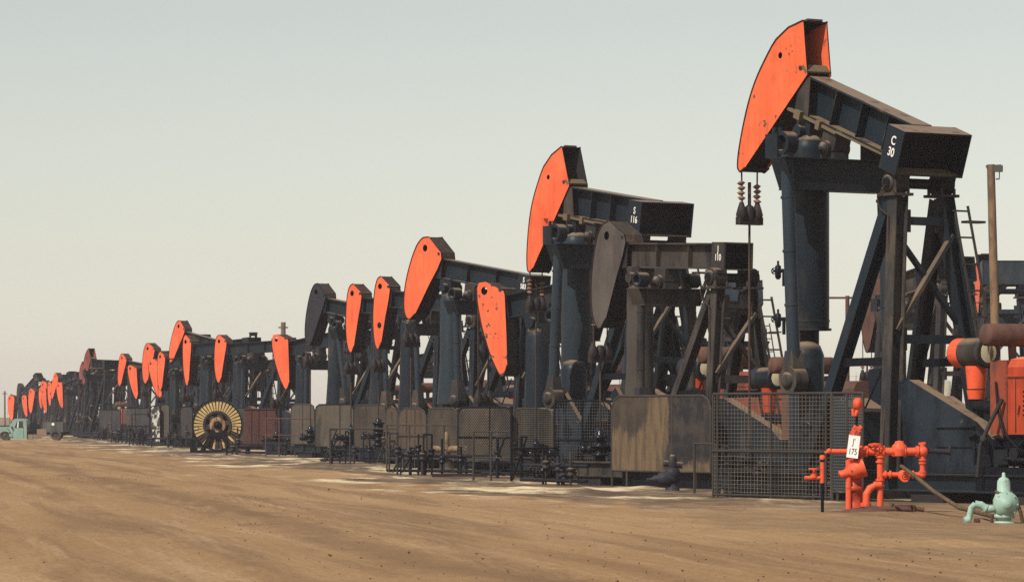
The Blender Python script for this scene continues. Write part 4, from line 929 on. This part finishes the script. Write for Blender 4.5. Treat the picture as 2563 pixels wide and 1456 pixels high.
# slender pipe rails round the wells
def rail(x0, x1, Z0, Z1, h, label, mat='frame', mid=None, ps=(0, 1)):
    a = Vector((wpos(x0, Z0), Z0, 0)); b = Vector((wpos(x1, Z1), Z1, 0))
    o = MB(); d = b - a
    for t in ps: o.tube(d * t + Vector((0, 0, -.05)), d * t + Vector((0, 0, h)), .035, n=8)
    o.tube(Vector((0, 0, h)), d + Vector((0, 0, h)), .03, n=8)
    if mid: o.tube(Vector((0, 0, mid)), d + Vector((0, 0, mid)), .025, n=8)
    q = o.build('pipe_rail', mat); q.location = a; q['label'] = label; q['category'] = 'pipe rail'; q['group'] = 'pipe rails round the wells'
rail(827, 1000, 172, 168, 1.55, 'thin pipe rail crossing in front of the wide grey panel', ps=(0, .29, 1))
rail(1185, 1283, 129, 128, 1.6, 'thin pipe rail in front of the diamond mesh under the spotted head', mid=.75, ps=(0, .45, 1))
rail(1281, 1394, 128, 131, 1.05, 'dark gate-like pipe rail left of the rounded dark guard', 'black', mid=.25, ps=(0, .5, .7, 1))
rail(1738, 1790, 108, 107, 1.35, 'leaning thin pipe post pair between tan panel and square mesh', ps=(0, 1))
rail(665, 780, 208, 204, 1.95, 'tall rusty pipe rail in front of the rust-red box', 'rust', mid=1.1, ps=(0, .3, .8, 1))
rail(330, 470, 300, 296, 2.2, 'dark pipe rail across the speckled panel', 'black', mid=1.1, ps=(0, .35, .65, 1))
rail(968, 1160, 152, 147, 1.75, 'thin pipe rail in front of the arched tan guard', mid=.5, ps=(0, .3, .75, 1))

# tall dark post in front of the spotted pump's guard
mb = MB(); mb.tube((0, 0, -.1), (0, 0, 2.4), .045, n=8); q = mb.build('fence_post', 'black'); q.location = (wpos(1280, 127), 127, 0); q['label'] = 'single tall dark post standing before the mesh right of the spotted head'; q['category'] = 'post'
# oily plank on the sand
mb = MB(); mb.box(-.95, .95, -.12, .12, -.02, .12); q = mb.build('oily_plank', 'concrete'); q.location = (wpos(1150, 137), 137, 0); q['label'] = 'long dark oily plank lying on pale sand under the mesh guards'; q['category'] = 'plank'

# ---------------------------------------------------------------- orange wellhead with sign
def orange_well():
    Z = 87.4; s = FPX / Z
    root = thing('wellhead', 'bright orange wellhead with branching pipes and a white sign', 'wellhead', (wpos(2140, Z), Z, 0))
    X = lambda px: (px - 2140) / s
    H = lambda py: EYE + (HZ - py) / s
    mb = MB()
    mb.lathe([(.26, -.05), (.26, .06), (.16, .08), (.16, .45), (.2, .47), (.2, .55), (.15, .57), (.17, .8), (.22, .95), (.17, 1.12), (.14, 1.2), (.2, 1.22), (.2, 1.3), (.13, 1.32), (.13, 1.7), (.08, 1.78), (.05, 1.85)], (0, .05, 0), n=16)
    mb.build('valve_stack', 'wellshade', root)  # stack shade is in the colour, darker than the pipes
    mb = MB(); mb.tube((.03, .05, 1.8), (.05, .05, 2.28), .03, n=8); mb.build('stem', 'black', root)
    mb = MB(); mb.bar((-.05, .0, H(1082)), (.14, 0, H(1066)), .08, .07); mb.bar((-.02, -.03, H(1066)), (.1, 0, H(1080)), .07, .07); mb.ball((.04, .02, H(1074)), .07, n=10); mb.build('tee_handle', 'wellorange', root)
    mb = MB(); mb.lathe([(.0, -.09), (.1, -.08), (.13, -.05), (.13, .05), (.1, .08), (0, .09)], (X(2147), 0, H(1010)), (1, -.5, 0), n=16); mb.tube((X(2147), 0, H(1024)), (X(2140), 0, H(1040)), .05, n=8); mb.tube((X(2136), -.02, H(1040)), (X(2134), -.02, H(1022)), .035, n=8); mb.build('pressure_gauge', 'wellorange', root)
    # upper flow line
    zz = H(1129)
    mb = MB()
    mb.tube((X(2064), 0, H(1132)), (X(2085), 0, zz), .03, n=10); mb.tube((X(2082), 0, zz), (X(2120), 0, zz), .055, n=10); mb.ball((X(2075), 0, H(1128)), .06, n=10)
    mb.tube((X(2120), 0, zz), (X(2310), 0, zz), .085, n=14)
    for p in (2155, 2168, 2196, 2210, 2238, 2264, 2296): mb.tube((X(p) - .025, 0, zz), (X(p) + .025, 0, zz), .125, n=14)
    for p in (2155, 2168, 2196, 2210, 2238, 2264, 2296):
        for q in range(6): mb.tube((X(p) - .045, .105 * math.cos(q * 1.047), zz + .105 * math.sin(q * 1.047)), (X(p) + .045, .105 * math.cos(q * 1.047), zz + .105 * math.sin(q * 1.047)), .014, n=5)
    mb.lathe([(.14, -.1), (.17, 0), (.16, .12), (.1, .18), (.09, .22), (0, .24)], (X(2251), 0, zz), n=14); mb.ball((X(2309), 0, zz), .12, n=12)
    mb.tube((X(2309), 0, zz), (X(2309), 0, H(1108)), .06, n=10); mb.bar((X(2299), 0, H(1110)), (X(2316), 0, H(1108)), .07, .05)
    mb.build('flow_line', 'wellorange', root)
    mb = MB(); mb.tube((X(2315), .1, H(1128)), (X(2380), .25, H(1131)), .06, n=10); mb.tube((X(2382), .25, H(1112)), (X(2378), .25, H(1152)), .035, n=8); mb.build('drain_pipe', 'charcoal', root)
    mb = MB(); handwheel(mb, (X(2190), -.1, H(1113)), (0, .2, 1), .16); mb.tube((X(2190), -.05, zz), (X(2190), -.1, H(1113)), .03, n=8); mb.build('handwheel', 'wellorange', root)
    # lower loop
    zl = H(1187)
    mb = MB()
    mb.tube((X(2203), 0, zz), (X(2203), 0, -.03), .07, n=12)
    for p in (1142, 1155, 1200, 1214): mb.tube((X(2203), 0, H(p) - .02), (X(2203), 0, H(p) + .02), .1, n=12)
    mb.build('riser', 'wellorange', root)
    mb = MB(); mb.tube((X(2309), 0, zz), (X(2309), 0, zl), .06, n=12)
    for p in (1150, 1158, 1180): mb.tube((X(2309), 0, H(p) - .02), (X(2309), 0, H(p) + .02), .085, n=12)
    mb.ball((X(2309), 0, zl), .08, n=12); mb.build('riser', 'wellorange', root)
    mb = MB(); mb.tube((X(2205), 0, zl), (X(2309), 0, zl), .055, n=12)
    for p in (2216, 2228, 2285): mb.tube((X(p) - .02, 0, zl), (X(p) + .02, 0, zl), .09, n=12)
    mb.ball((X(2261), 0, zl - .02), .13, n=14); mb.ring((X(2263), -.14, zl - .05), (0, 1, 0), .11, .06, .05, 14); mb.ring((X(2263), -.16, zl - .05), (0, 1, 0), .045, .02, .05, 10); mb.build('loop_valve', 'wellorange', root)
    mb = MB(); mb.pipe([(X(2205), -.05, H(1213)), (X(2190), -.06, H(1213)), (X(2176), -.08, H(1222)), (X(2168), -.1, H(1236)), (X(2166), -.1, 0.0)], .08, 12); mb.tube((X(2166), -.1, .12), (X(2166), -.1, .2), .12, n=12); mb.build('elbow_pipe', 'wellorange', root)
    # cross body on the left
    mb = MB(); mb.lathe([(.08, -.3), (.1, -.12), (.17, -.06), (.2, .05), (.17, .16), (.22, .2), (.22, .26)], (X(2134), -.12, H(1177)), (1, 0, .35), n=14); mb.tube((X(2098), -.12, H(1184)), (X(2122), -.12, H(1181)), .06, n=10); mb.build('cross_valve', 'wellorange', root)
    mb = MB(); mb.tube((X(2123), -.1, -.03), (X(2123), -.1, H(1150)), .065, n=10); mb.build('riser', 'wellorange', root)
    # oily piping on the ground
    mb = MB()
    mb.tube((X(2160), -.3, .06), (X(2285), -.3, .07), .07, n=10); mb.tube((X(2225), -.3, .06), (X(2230), -.3, .2), .05, n=8); mb.ring((X(2258), -.35, .14), (0, 0, 1), .2, .15, .04, 14); mb.tube((X(2282), -.35, .0), (X(2280), -.35, .15), .06, n=8); mb.tube((X(2280), -.3, .1), (X(2310), -.3, .05), .05, n=8)
    mb.build('ground_piping', 'rust', root)
    mb = MB(); mb.lathe([(.55, -.02), (.5, .05), (.2, .1), (0, .1)], (X(2165), -.1, 0), n=14); mb.build('painted_footing', 'rust', root)
    # sign
    sg = thing('sign', 'white tilted metal sign reading J 175 hanging on the orange wellhead', 'sign', (root.location.x + X(2133), Z - .3, H(1117)))
    mb = MB(); mb.box(-.125, .125, -.008, .008, -.245, .245); pl = mb.build('sign_plate', 'white', sg); sg.rotation_euler = (R(-4), R(7), R(-6))
    m = Matrix.Rotation(R(90), 4, 'X'); m.translation = Vector((0, -.0095, -.005)); text("J'\n175", 'ink', pl, m, .19, .68, .0, lines=1.15)
    mb = MB(); mb.bar((0, 0, .245), (.03, .02, .36), .015, .015); mb.build('hanging_wire', 'cable', sg)
    # small side valve on a post
    r2 = thing('standpipe', 'thin post with orange tip and small orange side valve', 'standpipe', (wpos(2057.5, Z), Z - .1, 0))
    X2 = lambda px: (px - 2057.5) / s
    mb = MB(); mb.tube((0, 0, -.05), (0, 0, H(1208)), .035, n=8, m=1); mb.tube((0, 0, H(1208)), (0, 0, H(1156)), .05, n=10); mb.tube((0, 0, H(1155)), (0, 0, H(1150)), .04, n=10, m=1); mb.lathe([(.06, 0), (.065, .05), (.05, .09), (0, .1)], (0, 0, H(1149)), n=10); mb.build('post', ['wellorange', 'black'], r2)
    mb = MB(); mb.tube((X2(2013), 0, H(1195)), (0, 0, H(1195)), .045, n=10); mb.tube((X2(2036), 0, H(1195)), (X2(2036), 0, H(1172)), .035, n=8); handwheel(mb, (X2(2036), 0, H(1172)), (0, 0, 1), .12); mb.tube((X2(2036), 0, H(1195)), (X2(2036), 0, H(1186)), .075, n=10); mb.build('side_valve', 'wellorange', r2)
orange_well()
def mint_well():
    Z = 78.0; s = FPX / Z
    root = thing('wellhead', 'low mint green wellhead with bent side pipe on bare dirt', 'wellhead', (wpos(2512, Z), Z, 0))
    X = lambda px: (px - 2512) / s
    H = lambda py: EYE + (HZ - py) / s
    mb = MB(); mb.lathe([(.22, -.04), (.22, .04), (.15, .05), (.15, .1), (.22, .11), (.22, .17), (.17, .18), (.2, .3), (.21, .45), (.16, .58), (.15, .62), (.13, .64), (.125, .82), (.09, .88), (.035, .91), (.03, .99), (0, 1.0)], (0, 0, 0), n=20); mb.build('valve_stack', 'mint', root)
    mb = MB(); mb.lathe([(.24, -.1), (.25, .0), (.25, .05), (.2, .07), (.19, .1), (.1, .11), (.08, .15), (.05, .16), (0, .17)], (.03, -.14, .38), (.1, -1, .05), n=20); 
    for q in range(8): mb.tube((.03 + .215 * math.cos(q * .785), -.17, .38 + .215 * math.sin(q * .785)), (.03 + .215 * math.cos(q * .785), -.22, .38 + .215 * math.sin(q * .785)), .02, n=6)
    mb.build('front_flange', 'mint', root)
    mb = MB(); mb.pipe([(-.1, -.05, .3), (X(2470), -.05, .28), (X(2455), -.05, .36), (X(2440), -.05, .38)], .075, 12); mb.pipe([(X(2440), -.05, .38), (X(2430), -.06, .3), (X(2424), -.08, .1), (X(2419), -.1, .04)], .06, 12); mb.tube((X(2425), -.08, .08), (X(2412), -.1, .05), .08, n=12); mb.tube((X(2467), -.05, .28), (X(2463), -.05, .3), .1, n=12); mb.build('side_pipe', 'mint', root)
    mb = MB(); mb.tube((X(2450), -.1, .05), (X(2438), -.12, .05), .06, n=10); mb.tube((X(2480), -.1, 0), (X(2482), -.1, .18), .03, n=8); mb.build('rusty_fitting', 'rust', root)
    rp = thing('rope', 'brown rope looped round the mint wellhead neck and trailing to the ground', 'rope', (root.location.x, Z, 0))
    mb = MB()
    loop = [Vector((.15 * math.cos(t), .15 * math.sin(t), .6 + .02 * math.cos(2 * t))) for t in [2 * math.pi * i / 14 for i in range(15)]]
    mb.pipe(loop, .03, 6); mb.pipe([(.12, -.1, .62), (.24, -.12, .45), (.32, -.14, .2), (.36, -.16, -.01)], .035, 6); mb.build('strand', 'rope', rp)
    hs = thing('hose', 'dark hose sagging from the orange loop down to the mint wellhead', 'hose', (wpos(2440, 82), 82, 0))
    mb = MB(); mb.pipe([(-1.0, 5.2, 1.0), (-.85, 3.6, .8), (-.6, 2.2, .5), (-.25, .6, .2), (.0, -2.4, .12), (.12, -3.6, .1)], .045, 8); mb.build('hose_line', 'rope', hs)
mint_well()

# ---------------------------------------------------------------- band wheel
def band_wheel():
    Z = 226.0; s = FPX / Z; Rr = 64.5 / s
    root = thing('band_wheel', 'big upright wheel with straw yellow radial slats and ochre hub', 'wheel', (wpos(545, Z), Z, 0), R(-6))
    zc = EYE + (HZ - 1063) / s
    mb = MB(); mb.ring((0, 0, zc), (0, 1, 0), Rr, Rr * .95, .42, 48); mb.build('rim', 'black', root)
    mb = MB(); mb.lathe([(Rr * .93, 0), (Rr * .93, .03), (0, .031)], (0, .1, zc), (0, 1, 0), 40); mb.build('back_disc', 'black', root)
    mb = MB()
    N = 40
    for i in range(N):
        t = 2 * math.pi * i / N; d = Vector((math.sin(t), 0, math.cos(t)))
        mb.bar(Vector((0, -.12, zc)) + d * Rr * .5, Vector((0, -.12, zc)) + d * Rr * .935, .085, .05, d.cross(Vector((0, 1, 0))), 1 if math.cos(t) < -.45 and i % 3 else 0, .145, .05)
    mb.build('slats', ['straw', 'capgrime'], root)
    mb = MB(); mb.ring((0, -.14, zc), (0, 1, 0), Rr * .56, Rr * .47, .16, 40)
    for i in range(6):
        t = 2 * math.pi * (i + .3) / 6; d = Vector((math.sin(t), 0, math.cos(t))); mb.bar(Vector((0, -.1, zc)) + d * Rr * .2, Vector((0, -.1, zc)) + d * Rr * .5, .3, .1, d.cross(Vector((0, 1, 0))))
    mb.build('spokes', 'greybrown', root)
    mb = MB(); mb.ring((.04, -.22, zc), (0, 1, 0), Rr * .31, Rr * .15, .14, 28, 0); mb.build('hub_flange', 'hub', root)
    mb = MB(); mb.lathe([(Rr * .16, 0), (Rr * .16, .16), (.1, .18), (.1, .26), (0, .27)], (.04, -.2, zc), (0, -1, 0), 20); mb.build('hub', 'black', root)
    mb = MB()
    for x in (-1, 1): mb.bar((x * .95, -.34, 0), (x * .2, -.34, zc - .25), .14, .14, (0, 1, 0)); mb.bar((x * .95, .34, 0), (x * .2, .34, zc - .25), .14, .14, (0, 1, 0))
    mb.box(-.4, .45, -.42, .42, zc - .62, zc - .4); mb.box(-1.5, 1.25, -.45, -.25, -.05, .16); mb.box(-1.5, 1.25, .25, .45, -.05, .16); mb.box(-1.5, -1.25, -.5, .5, .0, .55)
    mb.build('stand', 'black', root)
    mb = MB(); mb.tube((1.0, -.36, .0), (1.0, -.36, .75), .05, n=8); mb.build('brake_lever', 'tan', root)
band_wheel()
def redbox():
    Z = 219.0; s = FPX / Z
    root = thing('tool_box', 'rust-red steel box on legs right of the band wheel', 'steel box', (wpos(650, Z), Z, 0), R(-4))
    mb = MB()
    poly = [(-1.15, .45), (-.85, 1.0), (-.85, 2.45), (.85, 2.45), (.85, .45)]
    mb.prism(poly, 0, 1.4)
    for x in (-.5, -.1, .3): mb.box(x, x + .05, -.05, 0, .5, 2.4)
    mb.box(-.9, .9, -.06, 1.44, 2.45, 2.5); mb.build('shell', 'rustred', root)
    mb = MB()
    for x in (-.8, .7): mb.box(x, x + .12, .1, .22, -.05, .45); mb.box(x, x + .12, 1.1, 1.22, -.05, .45)
    mb.build('legs', 'black', root)
redbox()

# ---------------------------------------------------------------- truck
def truck():
    Z = 344.0; s = FPX / Z
    root = thing('truck', 'old mint green truck with grey rear body at the far left', 'truck', (wpos(70, Z), Z, 0))
    X = lambda px: (px - 70) / s
    H = lambda py: EYE + (HZ - py) / s
    mb = MB()
    cab = [(X(27), H(1098)), (X(27), H(1066.5)), (X(38), H(1048.5)), (X(43), H(1047)), (X(63), H(1046.7)), (X(68), H(1051)), (X(70), H(1062)), (X(70), H(1098))]
    mb.prism(cab, -.9, .9); cb = mb.build('cab', 'mintcar', root)
    mb = MB()
    for y in (-.915, .9): mb.prism([(X(39), H(1070)), (X(46), H(1054)), (X(60), H(1053)), (X(61), H(1070))], y, y + .015)
    mb.build('side_window', 'glass', cb)
    mb = MB(); mb.prism([(X(46), H(1069)), (X(47.5), H(1054.5)), (X(50), H(1054.3)), (X(49), H(1070))], -.925, -.916); mb.build('vent_window', 'white', cb)
    mb = MB(); mb.box(X(35), X(35) + .02, -.912, -.9, H(1096), H(1072)); mb.box(X(62), X(62) + .02, -.912, -.9, H(1096), H(1066)); mb.build('door_seam', 'black', cb)
    mb = MB(); mb.box(X(32), X(34), -1.1, -.92, H(1071), H(1066)); mb.build('mirror', 'black', cb)
    mb = MB()
    mb.prism([(X(-52), H(1092)), (X(-54), H(1074)), (X(-46), H(1069)), (X(0), H(1067.5)), (X(27), H(1067)), (X(27), H(1092))], -.72, .72); mb.build('hood', 'mintcar', root)
    mb = MB()
    arc = [(X(16) + .62 * math.cos(t), H(1097) + .62 * math.sin(t)) for t in [R(q) for q in range(0, 181, 15)]]
    for y0, y1 in ((-.98, -.7), (.7, .98)):
        o_ = [(X(27), H(1092)), (X(27), H(1078)), (X(18), H(1071.5)), (X(-30), H(1072)), (X(-48), H(1078)), (X(-52), H(1092))] + [(x, max(z, H(1092))) for x, z in arc[::-1]]
        mb.prism(o_, y0, y1)
    mb.build('fender', 'mintcar', root)
    for px, r, wy in ((16, .5, .82), (142, .47, .85)):
        for sg in (-1, 1):
            mb = MB(); c = (X(px), sg * wy, r); mb.ring(c, (0, 1, 0), r, r * .55, .26, 24); w = mb.build('wheel', 'tyre', root)
            mb = MB(); mb.lathe([(r * .57, -.08), (r * .57, .06), (r * .3, .0), (.1, .06), (0, .07)], c, (0, sg, 0), 16); mb.build('rim', 'greybed', w)
    mb = MB(); mb.box(X(-50), X(176), -.45, -.3, .5, .72); mb.box(X(-50), X(176), .3, .45, .5, .72); mb.build('chassis', 'black', root)
    mb = MB(); mb.box(X(110), X(160), -1.0, 1.0, H(1081), H(1055.5)); mb.prism([(X(128), H(1084)), (X(132), H(1079)), (X(142), H(1076)), (X(152), H(1079)), (X(158), H(1088)), (X(154), H(1088)), (X(149), H(1082)), (X(142), H(1080)), (X(135), H(1082)), (X(131), H(1087))], -1.06, -.7); rb = mb.build('rear_body', 'greybed', root)
    mb = MB(); mb.lathe([(.13, 0), (0, .01)], (X(136), -1.0, H(1061)), (0, -1, 0), 16); ob = mb.build('emblem', 'white', rb)
    mb = MB(); mb.box(X(96), X(120), -1.05, -.5, H(1088), H(1073)); mb.build('tool_locker', 'tan', root)
    mb = MB(); mb.box(X(75), X(100), -.6, .6, .72, 1.4); mb.tube((X(80), -.5, .7), (X(80), -.5, 2.2), .06, n=8); mb.tube((X(86), .4, .7), (X(86), .4, 1.9), .08, n=8); mb.build('winch', 'black', root)
    mb = MB(); mb.box(X(73), X(85), -.9, -.6, .05, .5); mb.build('step', 'tan', root)
truck()

# ---------------------------------------------------------------- poles, far tanks
def pole():
    Z = 152.0; s = FPX / Z
    root = thing('utility_pole', 'weathered wooden utility pole with floodlight on top', 'utility pole', (wpos(2493, Z), Z, 0))
    top = EYE + (HZ - 412) / s
    mb = MB(); mb.tube((.12, 0, -.2), (-.2, 0, top), .19, .15, n=14); mb.build('shaft', 'wood', root)
    mb = MB(); mb.box(-.12, .24, -.2, .12, top - .28, top - .04); mb.box(-.38, -.3, -.1, .1, top - .12, top - .03); mb.bar((-.36, 0, top - .06), (.2, 0, top - .02), .05, .05); mb.tube((.0, 0, top - .55), (.12, -.06, top - .55), .03, n=8); mb.tube((.12, -.06, top - .55), (.12, -.06, top - .28), .02, n=8); mb.build('floodlight', 'greybed', root)
pole()
for i, (px, py, Z, r, lab) in enumerate([(12, 978, 620, .13, 'taller thin hazy pole at the far left edge'), (28, 985, 600, .1, 'shorter thin hazy pole beside the taller one at far left'),
                                          (709, 806, 330, .2, 'short weathered pole top sticking up behind an orange head'), (2121, 740, 190, .1, 'thin rusty pole behind the C 30 front leg')]):
    mb = MB(); hh = EYE + (HZ - py) * Z / FPX; mb.tube((0, 0, -.2), (0, 0, hh), r * 1.15, r, n=10)
    if i == 3: mb.box(-1.0, .25, -.03, .03, hh - .15, hh - .05)
    else: mb.box(-.4, .4, -.05, .05, hh - .5, hh - .38)
    q = mb.build('pole', 'rust' if i == 3 else 'wood'); q.location = (wpos(px, Z), Z, 0); q['label'] = lab; q['category'] = 'pole'; q['group'] = 'poles among the pumps'
def stack():
    Z = 300.0; s = FPX / Z
    root = thing('vent_stack', 'dark upright drum with cap rising above the long beam behind the band wheel', 'drum', (wpos(634, Z), Z, 0))
    h = EYE + (HZ - 831) / s
    mb = MB(); mb.lathe([(.3, 0), (.3, h - .1), (.34, h - .1), (.34, h - .02), (.2, h)], (0, 0, 0), n=16); mb.build('shell', 'slate', root)
    mb = MB(); mb.box(-.15, .12, -.33, -.3, h - .4, h - .3); mb.build('plate', 'white', root)
stack()
def refinery(px, Z, w, h, lab, kind):
    root = thing('storage_tank' if kind == 't' else 'refinery_tower', lab, 'tank' if kind == 't' else 'tower', (wpos(px, Z), Z, 0), 0, 'pale plant far behind the pumps')
    mb = MB()
    if kind == 't':
        mb.lathe([(w, 0), (w, h), (w * .6, h + w * .1), (0, h + w * .16)], (0, 0, 0), n=24); mb.ring((0, 0, h * .5), (0, 0, 1), w + .05, w - .05, .12, 24); mb.build('shell', 'cream', root)
        mb = MB(); mb.bar((-w * .6, -w - .1, 0), (w * .3, -w - .1, h), .1, .3); mb.build('stairs', 'cream', root)
    else:
        mb.lathe([(w, 0), (w, h * .6), (w * .7, h * .64), (w * .7, h), (0, h + w * .4)], (0, 0, 0), n=16); mb.build('column', 'cream', root)
        mb = MB()
        for i in range(5):
            z = h * (.15 + .17 * i); mb.box(w * .9, w * 2.4, -.6, .6, z, z + .12)
        for x in (w * 1.1, w * 2.3): mb.box(x - .07, x + .07, -.6, -.45, 0, h * .9); mb.box(x - .07, x + .07, .45, .6, 0, h * .9)
        mb.build('platform', 'cream', root)
for a in [(2095, 760, 1.6, 11.5, 'pale column with platforms glimpsed between C 30 front leg and post', 'w'), (2062, 800, 3.5, 6.5, 'squat pale tank glimpsed right of the C 30 cylinder', 't'),
          (2115, 740, 2.0, 7.0, 'small pale tank glimpsed beside the C 30 gear reducer', 't'), (2235, 770, 1.5, 14, 'pale column glimpsed through the C 30 cross braces', 'w'),
          (2330, 800, 4.0, 9, 'large pale tank glimpsed under the C 30 ladder', 't'), (1665, 790, 3.0, 9, 'pale tank glimpsed through the J 110 legs', 't'),
          (1240, 800, 2.5, 11, 'pale tower glimpsed left of the spotted head', 'w'), (860, 820, 2.5, 10, 'pale tower glimpsed under the charcoal head', 'w'), (575, 840, 3, 9, 'pale tank glimpsed above the band wheel', 't'), (1880, 780, 2.5, 8, 'pale tank glimpsed left of the C 30 pitman', 't')]:
    refinery(*a)

# ---------------------------------------------------------------- haze
mb = MB(); mb.box(-260, 260, -30, 1250, -1.2, 19); hz = mb.build('haze', 'black'); hz['kind'] = 'stuff'
m = bpy.data.materials.new('haze_air'); m.use_nodes = True; n = m.node_tree; n.nodes.clear()
out = n.nodes.new('ShaderNodeOutputMaterial'); pv = n.nodes.new('ShaderNodeVolumePrincipled')
pv.inputs['Color'].default_value = (.96, .82, .82, 1); pv.inputs['Density'].default_value = 0.00023; pv.inputs['Anisotropy'].default_value = 0.0
n.links.new(pv.outputs[0], out.inputs['Volume'])
hz.data.materials.clear(); hz.data.materials.append(m)
